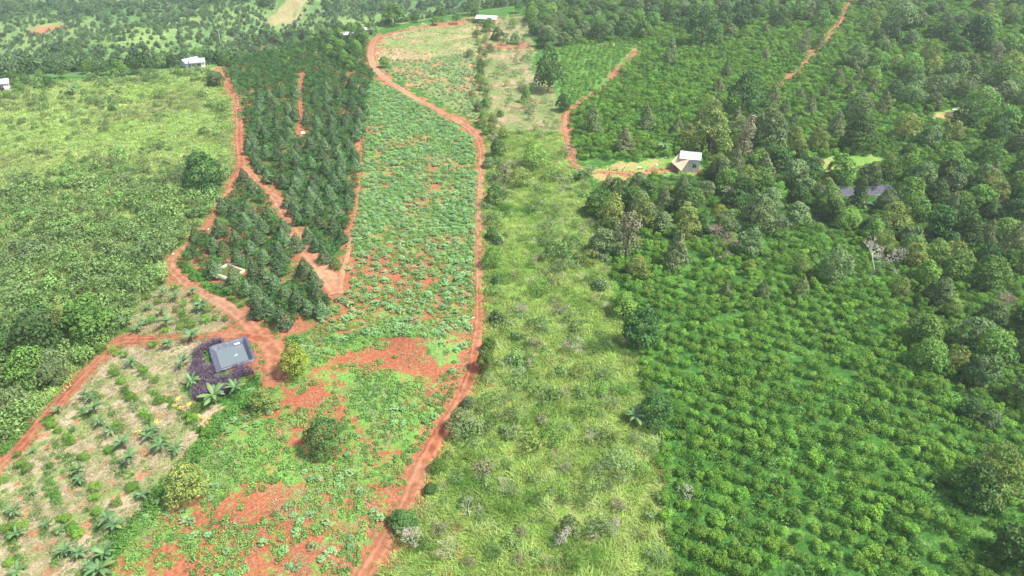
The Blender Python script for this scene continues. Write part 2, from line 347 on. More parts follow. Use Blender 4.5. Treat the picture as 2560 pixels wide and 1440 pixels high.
def make_trunk(seed, h, r=.16, spread=1.2, limbs=5, mat='bark'):
    rng = np.random.default_rng(seed); parts = [tube((0, 0, -.3), (rng.uniform(-.1, .1), rng.uniform(-.1, .1), h*.55), r, r*.6, 6)]
    for k in range(limbs):
        a = k*2.4+rng.uniform(-.4, .4); z0 = h*rng.uniform(.3, .55); z1 = h*rng.uniform(.65, .9)
        parts.append(tube((0, 0, z0), (spread*math.cos(a), spread*math.sin(a), z1), r*.45, r*.12, 4))
    V, F = joinVF(parts); return mesh('trunk', V, F, M[mat])
def dead_tree(seed, h=6, spread=3, mat='deadwood', depth=5, lean=(0, 0), r=.16, thin=.012):
    rng = np.random.default_rng(seed); parts = []
    def grow(p, d, L, rad, k):
        nseg = 2
        for s_ in range(nseg):
            q = p+d*L/nseg; parts.append(tube(p, q, rad, rad*.82, 4)); p = q; rad *= .82; d = unit(d+rng.normal(0, .13, 3))
        if k == 0: return
        for j in range(3 if k > 1 else 4):
            dd = unit(d+rng.normal(0, .62, 3)*np.array([1, 1, .6])*(spread/3)+np.array([0, 0, .12])); grow(p, dd, L*rng.uniform(.6, .82), max(rad*.62, thin), k-1)
    grow(np.array([0, 0, -.2]), unit(np.array([lean[0], lean[1], 1.0])), h*.32, r, depth)
    V, F = joinVF(parts); return mesh('dead_tree', V, F, M[mat])
def blades(rng, n, L, wdt, spread=.25, arch=.9, seg=3, up=1.0, lean=(0, 0)):
    a = rng.uniform(0, 2*math.pi, n); b0 = np.stack([rng.normal(0, spread, n), rng.normal(0, spread, n), np.zeros(n)], 1)
    out = np.stack([np.cos(a)+lean[0], np.sin(a)+lean[1], np.zeros(n)], 1); side = unit(np.cross(out, [0, 0, 1])); l = L*rng.uniform(.55, 1.15, n); V = []
    for k in range(seg+1):
        t = k/seg; hgt = up*(t-.55*arch*t*t*1.15); rad = arch*t**1.5*.75
        c = b0+out*(l*rad)[:, None]+np.array([0, 0, 1])*(l*hgt)[:, None]; w_ = wdt*(1-t*.92)
        V += [c-side*w_, c+side*w_]
    V = np.stack(V, 1).reshape(-1, 3); m = 2*(seg+1); F = np.concatenate([np.array([[i*m+2*k, i*m+2*k+1, i*m+2*k+3, i*m+2*k+2] for k in range(seg)]) for i in range(n)])
    return V, F, np.repeat(rng.uniform(0, 1, n), m)
def make_grass(name, seed, n, L, wdt, mat, **k):
    v, f, t = blades(np.random.default_rng(seed), n, L, wdt, **k); return mesh(name, v, f, M[mat], t)
def make_clump(name, seed, r, h, n, size, mat, aspect=.5, jitter=.6):
    rng = np.random.default_rng(seed); L = []
    for k in range(6):
        a = k*2.4; q = r*rng.uniform(.1, .7); L.append((q*math.cos(a), q*math.sin(a), h*rng.uniform(.2, .7), r*rng.uniform(.3, .5)))
    v, f, t = lobed(rng, L, n, size, aspect=aspect, jitter=jitter); v[:, 2] = np.maximum(v[:, 2], .02); return mesh(name, v, f, M[mat], t)
def make_palmate(name, seed, r, h, nl, mat):
    """cassava: thin stems each carrying whorls of narrow leaflets"""
    rng = np.random.default_rng(seed); V = []; F = []; T_ = []; o = 0
    for k in range(nl):
        a = rng.uniform(0, 6.28); q = r*math.sqrt(rng.uniform(0.02, 1)); c = np.array([q*math.cos(a), q*math.sin(a), h*(1-.5*(q/r)**2)*rng.uniform(.6, 1.05)]); t = rng.uniform(0, 1)
        sd_ = np.array([-math.sin(a), math.cos(a), 0])*.015; V += [np.array([0, 0, -.05])-sd_, np.array([0, 0, -.05])+sd_, c+sd_, c-sd_]; F.append([o, o+1, o+2, o+3]); T_ += [.2]*4; o += 4
        for j in range(6):
            b = j*1.05+rng.uniform(0, .5); d = np.array([math.cos(b), math.sin(b), -.25]); s = np.array([-math.sin(b), math.cos(b), 0]); L = rng.uniform(.17, .27)
            V += [c, c+d*L*.55+s*.055, c+d*L+[0, 0, -.05], c+d*L*.55-s*.055]; F.append([o, o+1, o+2, o+3]); T_ += [t]*4; o += 4
    return mesh(name, np.array(V), np.array(F), M[mat], T_)

PR = {}
PR['coffee'] = [make_bush(10+i, r=1.35+.1*(i % 3), h=1.5+.14*i, n=640, size=.25, mat='coffee') for i in range(8)]
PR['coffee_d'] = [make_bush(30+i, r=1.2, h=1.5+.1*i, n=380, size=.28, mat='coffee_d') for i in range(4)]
PR['cone'] = [make_cone(50+i, r=1.65+.07*i, h=3.9+.2*i) for i in range(5)]
PR['cone_o'] = [make_cone(60+i, r=2.0+.1*i, h=5.2+.5*i, n=1300, size=.36, mat='durian_o') for i in range(4)]
for key, m_, n_ in (('round', 'tree', 5), ('grey', 'tree_g', 4), ('dark', 'tree_d', 4)):
    PR[key] = [make_crown(80+i+len(key)*9, r=2.6+.2*i, h=5+.3*i, n=1900, size=.42, mat=m_, kind='round') for i in range(n_)]
PR['tall'] = [make_crown(120+i, r=2.0+.15*i, h=7+.4*i, n=1500, size=.38, mat='tree_g', kind='tall') for i in range(3)]
PR['talld'] = [make_crown(130+i, r=2.0+.15*i, h=7+.4*i, n=1500, size=.38, mat='tree_d', kind='tall') for i in range(3)]
PR['olive'] = [make_crown(140+i, r=2.4+.15*i, h=5.4+.4*i, n=1400, size=.34, mat='tree_o', kind='round') for i in range(3)]
PR['yellow'] = [make_crown(150, r=2.2, h=5.4, n=1600, size=.3, mat='tree_y', kind='round', base=.6)]
PR['bleach'] = [make_crown(155+i, r=1.9, h=6, n=800, size=.3, mat='tree_p', kind='tall', base=.8) for i in range(2)]
PR['cassava'] = [make_palmate('cassava_plant', 160+i, .5+.06*i, .8+.1*(i % 3), 22, 'cassava') for i in range(5)]
PR['shrub'] = [make_clump('shrub', 170+i, 1.15+.15*i, 1.4+.15*i, 300, .30, 'shrub') for i in range(5)]
PR['grass'] = [make_grass('grass_tuft', 180+i, 44, 1.0, .04, 'grass', spread=.42, lean=(.4, .2)) for i in range(4)]
PR['hill'] = [make_grass('grass_tuft', 190+i, 34, .85, .06, 'hill', spread=.55, lean=(-.3, .1)) for i in range(3)]
PR['weed'] = [make_clump('weed', 200+i, .5, .34, 80, .16, 'weed', aspect=.7) for i in range(4)]
PR['under'] = [make_clump('undergrowth', 210+i, .75, .5, 90, .24, 'under', aspect=.45) for i in range(3)]
PR['dry'] = [make_grass('dry_tuft', 220+i, 22, .55, .03, 'dry', spread=.3, arch=1.1) for i in range(3)]
PR['far'] = [make_crown(230+i, r=2.6, h=5, n=420, size=.8, mat='far', kind='round') for i in range(4)]
PR['fardark'] = [make_crown(240+i, r=2.8, h=6.4, n=650, size=.6, mat='tree_d', kind='round') for i in range(3)]
PR['scrub'] = [make_crown(250+i, r=1.9, h=2.6, n=430, size=.24, mat='tree_g', kind='loose', base=.2) for i in range(4)]
PR['scrub'] += [make_crown(270+i, r=1.8, h=2.5, n=430, size=.24, mat=m_, kind='loose', base=.2) for i, m_ in enumerate(('tree_p', 'tree_o', 'tree', 'tree_d', 'tree_p', 'tree'))]
PR['twig'] = [dead_tree(260+i, h=3.2, spread=3.2, depth=4, r=.06, thin=.012) for i in range(3)]
PR['twigb'] = [dead_tree(265+i, h=3.0, spread=3.2, mat='deadbrown', depth=4, r=.05, thin=.014) for i in range(2)]
TRUNK = {'cone': make_trunk(1, 3.4, .10, .5, 4), 'tree': make_trunk(2, 4.6, .17, 1.4, 6), 'tall': make_trunk(3, 6.6, .16, .8, 6)}
RAD = dict(cone=1.65, cone_o=2.1, round=2.6, grey=2.6, dark=2.6, tall=1.9, talld=1.9, olive=2.3, yellow=2.1, bleach=1.7, fardark=2.6, scrub=1.7)
HGT = dict(cone=4.2, cone_o=6.0, round=5.4, grey=5.4, dark=5.4, tall=7.2, talld=7.2, olive=5.6, yellow=5.2, bleach=5.8, fardark=6.2, scrub=2.4)

# ------------------------------------------------------------------ ground sheet
def build_ground():
    xs = np.concatenate([-np.geomspace(900, 205, 40), np.arange(-200, 225, .5), np.geomspace(230, 900, 40)])
    ys = [10.0]
    while ys[-1] < 420: ys.append(ys[-1]+max(.36, ys[-1]*.0046))
    while ys[-1] < 1500: ys.append(ys[-1]*1.02)
    ys = np.array(ys); X, Y = np.meshgrid(xs, ys); x = X.ravel(); y = Y.ravel()
    z = H(x, y) + .10*(fbm(x/1.3, y/1.3, 77, 2)-.5)*(y < 420)
    ja = 1.6*(1+2.2*ss(110, 300, y)); jx = x+ja*(fbm(x/2.2, y/2.2, 41, 3)-.5)*2; jy = y+ja*(fbm(x/2.2, y/2.2, 47, 3)-.5)*2
    n = len(x); veg = np.tile(np.array([.045, .13, .022]), (n, 1)); soil = np.tile(np.array([.10, .24, .04]), (n, 1)); m = np.full(n, .30)
    lo = fbm(x/18, y/18, 5, 3); mid = fbm(x/6, y/6, 6, 3)
    def put(mask, v, s, mm):
        veg[mask] = v; soil[mask] = s; m[mask] = mm[mask] if isinstance(mm, np.ndarray) else mm
    red = (.32, .105, .052); tan = (.40, .28, .16)
    beyond = (y-np.interp(x, RX, RY)) > 4
    put(beyond & (x < 200), (.085, .17, .05), (.17, .27, .075), np.clip(.1+1.4*(fbm(x/45, y/45, 51, 3)-.35), 0, 1))
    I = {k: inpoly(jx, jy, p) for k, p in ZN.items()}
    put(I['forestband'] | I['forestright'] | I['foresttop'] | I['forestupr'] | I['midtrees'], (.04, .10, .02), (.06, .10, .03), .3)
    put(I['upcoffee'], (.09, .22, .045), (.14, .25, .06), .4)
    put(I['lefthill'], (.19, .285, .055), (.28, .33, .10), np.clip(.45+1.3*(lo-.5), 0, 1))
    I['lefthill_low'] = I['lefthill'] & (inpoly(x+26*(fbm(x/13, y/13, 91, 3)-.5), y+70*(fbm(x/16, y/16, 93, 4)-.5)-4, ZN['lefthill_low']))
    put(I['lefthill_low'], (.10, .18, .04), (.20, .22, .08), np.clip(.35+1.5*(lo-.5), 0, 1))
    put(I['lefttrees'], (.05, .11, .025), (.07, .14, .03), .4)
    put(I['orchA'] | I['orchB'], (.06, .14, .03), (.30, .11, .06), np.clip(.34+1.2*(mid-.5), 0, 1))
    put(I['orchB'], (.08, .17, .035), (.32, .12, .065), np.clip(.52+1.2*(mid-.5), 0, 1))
    put(I['strip'], (.17, .27, .05), (.26, .31, .09), np.clip(.4+1.4*(lo-.5), 0, 1))
    put(I['cassava'], (.14, .29, .065), red, np.clip(.27+1.7*(lo-.5)+.8*(mid-.5)+.25*ss(115, 82, y), 0, .9))
    put(I['lowfield'], (.15, .29, .06), red, np.clip(.34+1.3*(lo-.45)+1.1*(mid-.5), 0, 1))
    put(I['plot2'], (.19, .25, .08), tan, np.clip(.4+1.6*(mid-.5), 0, 1))
    put(I['plot2cas'], (.16, .24, .075), (.40, .19, .10), np.clip(.45+1.6*(mid-.5), 0, 1))
    put(I['yard'], (.16, .22, .07), (.34, .26, .15), np.clip(.38+1.6*(mid-.5), 0, 1))
    put(I['banana'], (.23, .28, .09), (.45, .35, .235), np.clip(.58+1.4*(fbm(x/2.5, y/2.5, 61, 3)-.5), 0, 1))
    put(I['banana2'], (.20, .24, .09), (.38, .25, .15), np.clip(.55+1.4*(mid-.5), 0, 1))
    put(I['hutyard'] | I['clear2'] | I['clear3'], (.17, .31, .06), (.42, .27, .13), np.clip(.28+1.0*(mid-.5), 0, 1))
    put(I['farfield'] | I['farspot'], (.20, .24, .08), (.32, .24, .13), .5)
    put(I['farred'] | I['cutbank'] | I['reds'], (.2, .15, .07), (.36, .14, .08), .9)
    # bare red spoil in the cassava plot, pond apron, junction
    for (px_, py_, a, b, nz) in ((970, 893, 4.4, 3.0, .8), (960, 900, 7.5, 4.4, .2), (1130, 880, 2.6, 4.0, -.5), (640, 880, 4.6, 3.4, .9), (560, 850, 3.5, 1.6, .8), (665, 935, 2.4, 3.0, .8), (755, 985, 4.0, 3.0, .2), (640, 1095, 3, 2.4, .12), (1130, 1000, 1.6, 4.5, .35),
        (1085, 1120, 1.8, 3, .6), (800, 1010, 4, 2.5, .1), (1600, 432, 3, .6, .3), (1735, 430, 2.5, .9, .6), (1642, 1165, .35, 1.6, .9), (1665, 1325, .4, 1.2, .9), (95, 470, 2.2, 1.0, .8), (2380, 288, 4.5, 1.3, .7), (2080, 420, 1.6, .6, .6), (2135, 418, 1.2, .4, .6),
        (1810, 510, 3.0, .8, .7), (1130, 1310, .8, .7, .5), (1380, 1425, 1.0, .5, .8), (1340, 1430, .8, .5, .8), (1135, 1370, .5, 1.1, .5), (1095, 1435, .8, .6, .5), (625, 260, 1.5, 6, .7), (560, 670, 2.6, 1.4, .7), (745, 640, 2.5, 1.2, .5), (1200, 290, 2.2, 2.0, .4), (700, 1310, 1.2, .9, -.0)):
        q = P([px_], [py_])[0]; g = np.exp(-(((jx-q[0])/a)**2+((jy-q[1])/b)**2)); m[:] = np.clip(m+nz*1.25*g, 0, 1.1)
        if nz < 0: continue
        if px_ not in (1600, 2380, 2080, 2135, 755, 800): soil[g > .3] = red
    for (px_, py_) in Z(0, 960, 2.977, [(220,970),(260,1110),(310,1240),(165,850),(120,750),(545,800),(600,940),(660,1070),(480,670),(410,570),(370,480),(700,490),(770,620),(850,720),(920,830),(1000,960),(1130,630),(1065,520),(640,385),(580,280),(820,200),(980,390),(310,390),(1080,150),(1400,520),(380,1380),(70,640),(1180,240)]):
        q = P([px_], [py_])[0]; g = (((jx-q[0])/.75)**2+((jy-q[1])/.6)**2) < 1; soil[g] = (.44, .19, .10); m[g] = .85
    for ln in ([(420,430),(540,640),(640,870),(700,1000),(800,1170)], [(560,150),(760,420),(900,640),(1080,850)], [(130,540),(230,820),(330,1080),(440,1330)], [(340,560),(400,800),(470,1080)], [(900,20),(1100,260),(1280,520)], [(760,1200),(560,1330)], [(700,60),(960,380)], [(0,900),(100,1150),(150,1400)], [(1100,20),(1300,180),(1500,360)]):
        q = W(Z(0, 960, 2.977, ln)); d = seg_dist(jx, jy, q); g = d < .38; m[g] = .12; veg[g] = (.13, .16, .06)
    dt = np.full(n, 1e9)
    for k, (l, wd) in TR.items():
        b = (x > l[:, 0].min()-6) & (x < l[:, 0].max()+6) & (y > l[:, 1].min()-6) & (y < l[:, 1].max()+6)
        d = seg_dist(jx[b], jy[b], l, wd); dt[b] = np.minimum(dt[b], d)
    g = dt < 1.3; m[g] = np.maximum(m[g], .95*np.clip(1-dt[g]/1.3, 0, 1)+.05); g2 = dt < .9; soil[g2] = (.33, .125, .065)
    # grassy verge south of the pond and the bund between plots
    q = W([(640,945),(600,1000),(545,1060),(480,1150),(400,1240),(330,1320),(225,1440)]); d = seg_dist(jx, jy, q); g = d < 1.0; m[g] = .08; veg[g] = (.10, .24, .045)
    q = W([(445,660),(500,700),(610,785),(690,860)]); d = seg_dist(jx, jy, q); g = (d < .9) & (dt > .4); m[g] = .1; veg[g] = (.09, .23, .045)
    ny, nx = X.shape; i = np.arange(ny-1)[:, None]*nx+np.arange(nx-1)[None, :]; F = np.stack([i, i+1, i+nx+1, i+nx], -1).reshape(-1, 4)
    mt, nn, l = new_mat('ground'); me = mesh('ground', np.stack([x, y, z], 1), F, mt, None, True)
    for nm, c in (('veg', veg), ('soil', soil)):
        a = me.attributes.new(nm, 'FLOAT_COLOR', 'POINT'); a.data.foreach_set('color', np.column_stack([c, np.ones(n)]).astype(np.float32).ravel())
    a = me.attributes.new('bare', 'FLOAT', 'POINT'); a.data.foreach_set('value', m.astype(np.float32))
    A = {}
    for nm in ('veg', 'soil', 'bare'): A[nm] = nn.new('ShaderNodeAttribute'); A[nm].attribute_name = nm
    tc = nn.new('ShaderNodeTexCoord')
    def noise(s, d=6, r=.6):
        q = nn.new('ShaderNodeTexNoise'); q.inputs['Scale'].default_value = s; q.inputs['Detail'].default_value = d; q.inputs['Roughness'].default_value = r; l.new(tc.outputs['Object'], q.inputs['Vector']); return q
    n1 = noise(.75, 7, .68); n2 = noise(3.2, 6, .7); n3 = noise(.16, 4)
    st = nn.new('ShaderNodeMapRange'); st.inputs[1].default_value = .30; st.inputs[2].default_value = .70; l.new(n1.outputs[0], st.inputs[0])   # stretch to 0..1
    ad = nn.new('ShaderNodeMath'); ad.operation = 'ADD'; l.new(st.outputs[0], ad.inputs[0]); l.new(A['bare'].outputs['Fac'], ad.inputs[1])
    mr = nn.new('ShaderNodeMapRange'); mr.inputs[1].default_value = .80; mr.inputs[2].default_value = 1.14; l.new(ad.outputs[0], mr.inputs[0])
    mx = nn.new('ShaderNodeMix'); mx.data_type = 'RGBA'; l.new(mr.outputs[0], mx.inputs[0]); l.new(A['veg'].outputs['Color'], mx.inputs[6]); 
    n5 = noise(2.0, 6, .75); f5 = nn.new('ShaderNodeMapRange'); f5.inputs[1].default_value = .5; f5.inputs[2].default_value = .66; f5.inputs[4].default_value = .55; l.new(n5.outputs[0], f5.inputs[0])
    ms5 = nn.new('ShaderNodeMix'); ms5.data_type = 'RGBA'; ms5.inputs[7].default_value = (.36, .25, .14, 1); l.new(A['soil'].outputs['Color'], ms5.inputs[6]); l.new(f5.outputs[0], ms5.inputs[0]); l.new(ms5.outputs[2], mx.inputs[7])
    v2 = nn.new('ShaderNodeMapRange'); v2.inputs[1].default_value = .3; v2.inputs[2].default_value = .7; v2.inputs[3].default_value = .52; v2.inputs[4].default_value = 1.32; l.new(n2.outputs[0], v2.inputs[0])
    v3 = nn.new('ShaderNodeMapRange'); v3.inputs[1].default_value = .3; v3.inputs[2].default_value = .7; v3.inputs[3].default_value = .85; v3.inputs[4].default_value = 1.15; l.new(n3.outputs[0], v3.inputs[0])
    mm = nn.new('ShaderNodeMath'); mm.operation = 'MULTIPLY'; l.new(v2.outputs[0], mm.inputs[0]); l.new(v3.outputs[0], mm.inputs[1])
    hs = nn.new('ShaderNodeHueSaturation'); l.new(mx.outputs[2], hs.inputs['Color']); l.new(mm.outputs[0], hs.inputs['Value'])
    p = nn.new('ShaderNodeBsdfPrincipled'); p.inputs['Roughness'].default_value = .95; p.inputs['Specular IOR Level'].default_value = .1; l.new(hs.outputs[0], p.inputs['Base Color'])
    bm = nn.new('ShaderNodeBump'); bm.inputs['Strength'].default_value = .9; bm.inputs['Distance'].default_value = .3; l.new(n2.outputs[0], bm.inputs['Height']); l.new(bm.outputs[0], p.inputs['Normal'])
    o = nn.new('ShaderNodeOutputMaterial'); l.new(p.outputs[0], o.inputs[0])
    g = obj('ground', me); g['kind'] = 'structure'
    return g
build_ground()

# ------------------------------------------------------------------ tracks
def track_mat():
    m, n, l = new_mat('red_dirt_track'); uv = n.new('ShaderNodeAttribute'); uv.attribute_name = 'across'
    tc = n.new('ShaderNodeTexCoord'); no = n.new('ShaderNodeTexNoise'); no.inputs['Scale'].default_value = 1.1; no.inputs['Detail'].default_value = 7; l.new(tc.outputs['Object'], no.inputs['Vector'])
    n2 = n.new('ShaderNodeTexNoise'); n2.inputs['Scale'].default_value = .09; n2.inputs['Detail'].default_value = 3; l.new(tc.outputs['Object'], n2.inputs['Vector'])
    # wheel ruts worn pale either side of the crown
    r = n.new('ShaderNodeMapRange'); r.inputs[1].default_value = .0; r.inputs[2].default_value = .28; r.inputs[3].default_value = 1; r.inputs[4].default_value = 0
    ab = n.new('ShaderNodeMath'); ab.operation = 'ABSOLUTE'; l.new(uv.outputs['Fac'], ab.inputs[0]); sb = n.new('ShaderNodeMath'); sb.operation = 'SUBTRACT'; sb.inputs[1].default_value = .48; l.new(ab.outputs[0], sb.inputs[0])
    a2 = n.new('ShaderNodeMath'); a2.operation = 'ABSOLUTE'; l.new(sb.outputs[0], a2.inputs[0]); l.new(a2.outputs[0], r.inputs[0])
    ad = n.new('ShaderNodeMath'); ad.operation = 'MULTIPLY_ADD'; l.new(r.outputs[0], ad.inputs[0]); ad.inputs[1].default_value = .45; l.new(no.outputs[0], ad.inputs[2])
    mr = n.new('ShaderNodeMapRange'); mr.inputs[1].default_value = .4; mr.inputs[2].default_value = .95; l.new(ad.outputs[0], mr.inputs[0])
    c1 = n.new('ShaderNodeMix'); c1.data_type = 'RGBA'; c1.inputs[6].default_value = (.20, .062, .028, 1); c1.inputs[7].default_value = (.31, .13, .07, 1); l.new(mr.outputs[0], c1.inputs[0])
    ob = n.new('ShaderNodeAttribute'); ob.attribute_name = 'pale'
    c2 = n.new('ShaderNodeMix'); c2.data_type = 'RGBA'; c2.inputs[7].default_value = (.36, .24, .14, 1); l.new(c1.outputs[2], c2.inputs[6]); l.new(ob.outputs['Fac'], c2.inputs[0])
    v = n.new('ShaderNodeMapRange'); v.inputs[1].default_value = .3; v.inputs[2].default_value = .7; v.inputs[3].default_value = .8; v.inputs[4].default_value = 1.15; l.new(no.outputs[0], v.inputs[0])
    hs = n.new('ShaderNodeHueSaturation'); l.new(c2.outputs[2], hs.inputs['Color']); l.new(v.outputs[0], hs.inputs['Value'])
    p = n.new('ShaderNodeBsdfPrincipled'); p.inputs['Roughness'].default_value = .95; p.inputs['Specular IOR Level'].default_value = .1; l.new(hs.outputs[0], p.inputs['Base Color'])
    bm = n.new('ShaderNodeBump'); bm.inputs['Strength'].default_value = .6; bm.inputs['Distance'].default_value = .15; l.new(no.outputs[0], bm.inputs['Height']); l.new(bm.outputs[0], p.inputs['Normal'])
    o = n.new('ShaderNodeOutputMaterial'); l.new(p.outputs[0], o.inputs[0]); return m
TM = track_mat()
def build_track(key, pale, lift=.07):
    l, wd = TR[key]; s = np.concatenate([[0], np.cumsum(np.hypot(*np.diff(l, axis=0).T))]); n = int(s[-1]/.45)+2; t = np.linspace(0, s[-1], n)
    x = np.interp(t, s, l[:, 0]); y = np.interp(t, s, l[:, 1]); wv = np.interp(t, s, wd); tx = np.gradient(x); ty = np.gradient(y); q = np.hypot(tx, ty); nx_, ny_ = -ty/q, tx/q
    K = 9; u = np.linspace(-1, 1, K); rng = np.random.default_rng(abs(hash(key)) % 999 if False else len(key)*7+int(s[-1]))
    eL = 1+.22*(fbm(t/1.1, t*0+3, 5, 3)-.5)*2+.1*rng.uniform(-1, 1, n); eR = 1+.22*(fbm(t/1.1, t*0+9, 8, 3)-.5)*2+.1*rng.uniform(-1, 1, n)
    hw = wv[:, None]*.5*np.where(u[None] < 0, eL[:, None], eR[:, None]); X = x[:, None]+nx_[:, None]*u[None]*hw; Y = y[:, None]+ny_[:, None]*u[None]*hw
    Zz = H(X, Y)+.10*(fbm(X/1.3, Y/1.3, 77, 2)-.5)+lift-.03*np.exp(-((np.abs(u)[None]-.48)/.15)**2)-.09*(np.abs(u)[None] > .99)
    i = np.arange(n-1)[:, None]*K+np.arange(K-1)[None]; F = np.stack([i, i+K, i+K+1, i+1], -1).reshape(-1, 4)
    me = mesh('dirt_track', np.stack([X, Y, Zz], -1).reshape(-1, 3), F, TM, None, True)
    a = me.attributes.new('across', 'FLOAT', 'POINT'); a.data.foreach_set('value', np.tile(u, n).astype(np.float32))
    pv = np.interp(y, [p_[0] for p_ in pale], [p_[1] for p_ in pale]); a = me.attributes.new('pale', 'FLOAT', 'POINT'); a.data.foreach_set('value', np.repeat(np.clip(pv+.5*(fbm(x/6, y/6, 4, 2)-.5), 0, 1), K).astype(np.float32))
    o = obj('dirt_track', me); o['kind'] = 'structure'; return o
build_track('main', [(40, 0), (80, .1), (95, .35), (130, .4), (160, .3), (200, .55), (235, .5), (262, .15), (300, .3)])
build_track('left', [(100, .1), (230, .1)])
build_track('leftlow', [(60, 0), (75, .1), (80, .35), (90, .5), (100, .15), (150, .1)], .085)
build_track('orchard', [(80, .75), (95, .45), (120, .35), (140, .3)], .095)
build_track('lower', [(50, .1), (150, .1)], .10)
build_track('inner', [(100, .05), (300, .1)])
build_track('right', [(100, .6), (180, .5), (300, .2)])
build_track('rightfoot', [(100, .35), (300, .2)])
build_track('hut', [(100, .45), (300, .45)])
build_track('edge', [(80, .6), (120, .3), (200, .2)], .08)

# ------------------------------------------------------------------ scatter tools
RNG = np.random.default_rng(5)
def grid(polys, sp_, jit=.35, rot=0., margin=430, avoid=(), clear=.5, sp2=None):
    polys = [polys] if isinstance(polys, str) else polys; a = np.vstack([ZN[p] for p in polys]); c, s = math.cos(rot), math.sin(rot)
    u = a[:, 0]*c+a[:, 1]*s; v = -a[:, 0]*s+a[:, 1]*c; sp2 = sp2 or sp_
    U, V = np.meshgrid(np.arange(u.min(), u.max(), sp_), np.arange(v.min(), v.max(), sp2)); U = U+(np.arange(U.shape[0]) % 2)[:, None]*sp_*.5
    U = (U+RNG.uniform(-jit, jit, U.shape)*sp_).ravel(); V = (V+RNG.uniform(-jit, jit, V.shape)*sp2).ravel(); x = U*c-V*s; y = U*s+V*c
    k = np.zeros(x.shape, bool)
    for p in polys: k |= inpoly(x, y, ZN[p])
    for p in avoid: k &= ~inpoly(x, y, ZN[p])
    x, y = x[k], y[k]; k = (y > 14); x, y = x[k], y[k]; z = H(x, y); px, py, d = proj(x, y, z)
    k = (px > -margin) & (px < 2560+margin) & (py > -160) & (py < 1440+margin) & pits_clear(x, y) & track_clear(x, y, clear)
    return np.stack([x[k], y[k], z[k]], 1)
def thin(pts, mask): return pts[mask]
def far_from(pts, others, dist):
    if len(others) == 0 or len(pts) == 0: return np.ones(len(pts), bool)
    o = np.asarray(others)[:, :2]; dd = np.asarray(dist) if np.ndim(dist) else np.full(len(o), dist); ok = np.ones(len(pts), bool)
    for i in range(len(o)): ok &= np.hypot(pts[:, 0]-o[i, 0], pts[:, 1]-o[i, 1]) > dd[i]
    return ok
def relax(pts, dist):
    """drop points closer than dist to an earlier one"""
    cell = {}; out = []
    for i, p in enumerate(pts):
        a, b = int(p[0]//dist), int(p[1]//dist); ok = True
        for u in (-1, 0, 1):
            for v in (-1, 0, 1):
                for j in cell.get((a+u, b+v), ()):
                    if (pts[j, 0]-p[0])**2+(pts[j, 1]-p[1])**2 < dist*dist: ok = False; break
                if not ok: break
            if not ok: break
        if ok: out.append(i); cell.setdefault((a, b), []).append(i)
    return np.array(out, int)
def infrm(pts, m=0):
    px, py, d = proj(pts[:, 0], pts[:, 1], pts[:, 2]); return (px > -m) & (px < 2560+m) & (py > -m) & (py < 1440+m), d
PROTO_OBJ = {}
def stuff(name, label, cat, pts, scale, meshes, key, tilt=.0, group=None):
    """one object: a cloud of points, each carrying one of the plant meshes"""
    n = len(pts)
    if n == 0: return
    me = bpy.data.meshes.new(name); me.vertices.add(n); me.vertices.foreach_set('co', np.asarray(pts, np.float32).ravel()); me.update()
    sc_ = (scale if np.ndim(scale) else np.full(n, scale)).astype(np.float32); rot = np.stack([RNG.normal(0, tilt, n), RNG.normal(0, tilt, n), RNG.uniform(0, 6.283, n)], 1).astype(np.float32)
    a = me.attributes.new('sc', 'FLOAT', 'POINT'); a.data.foreach_set('value', sc_)
    a = me.attributes.new('rot', 'FLOAT_VECTOR', 'POINT'); a.data.foreach_set('vector', rot.ravel())
    a = me.attributes.new('idx', 'INT', 'POINT'); a.data.foreach_set('value', RNG.integers(0, len(meshes), n).astype(np.int32))
    o = bpy.data.objects.new(name, me); link(o); tag(o, label, cat, group, 'stuff')
    ng = bpy.data.node_groups.new(name, 'GeometryNodeTree'); ng.interface.new_socket('Geometry', in_out='INPUT', socket_type='NodeSocketGeometry'); ng.interface.new_socket('Geometry', in_out='OUTPUT', socket_type='NodeSocketGeometry')
    N = ng.nodes; Lk = ng.links; gi = N.new('NodeGroupInput'); go = N.new('NodeGroupOutput'); ip = N.new('GeometryNodeInstanceOnPoints'); jn = N.new('GeometryNodeJoinGeometry')
    for i, m_ in enumerate(meshes):
        if m_.name not in PROTO_OBJ: PROTO_OBJ[m_.name] = bpy.data.objects.new(m_.name, m_)
        oi = N.new('GeometryNodeObjectInfo'); oi.inputs['Object'].default_value = PROTO_OBJ[m_.name]; oi.inputs['As Instance'].default_value = True; Lk.new(oi.outputs['Geometry'], jn.inputs[0])
    def na(nm, tp):
        q = N.new('GeometryNodeInputNamedAttribute'); q.data_type = tp; q.inputs['Name'].default_value = nm; return q.outputs[0]
    e2r = N.new('FunctionNodeEulerToRotation'); Lk.new(na('rot', 'FLOAT_VECTOR'), e2r.inputs[0])
    Lk.new(gi.outputs[0], ip.inputs['Points']); Lk.new(jn.outputs[0], ip.inputs['Instance']); ip.inputs['Pick Instance'].default_value = True
    Lk.new(na('idx', 'INT'), ip.inputs['Instance Index']); Lk.new(e2r.outputs[0], ip.inputs['Rotation']); Lk.new(na('sc', 'FLOAT'), ip.inputs['Scale']); Lk.new(ip.outputs[0], go.inputs[0])
    md = o.modifiers.new('plants', 'NODES'); md.node_group = ng; return o
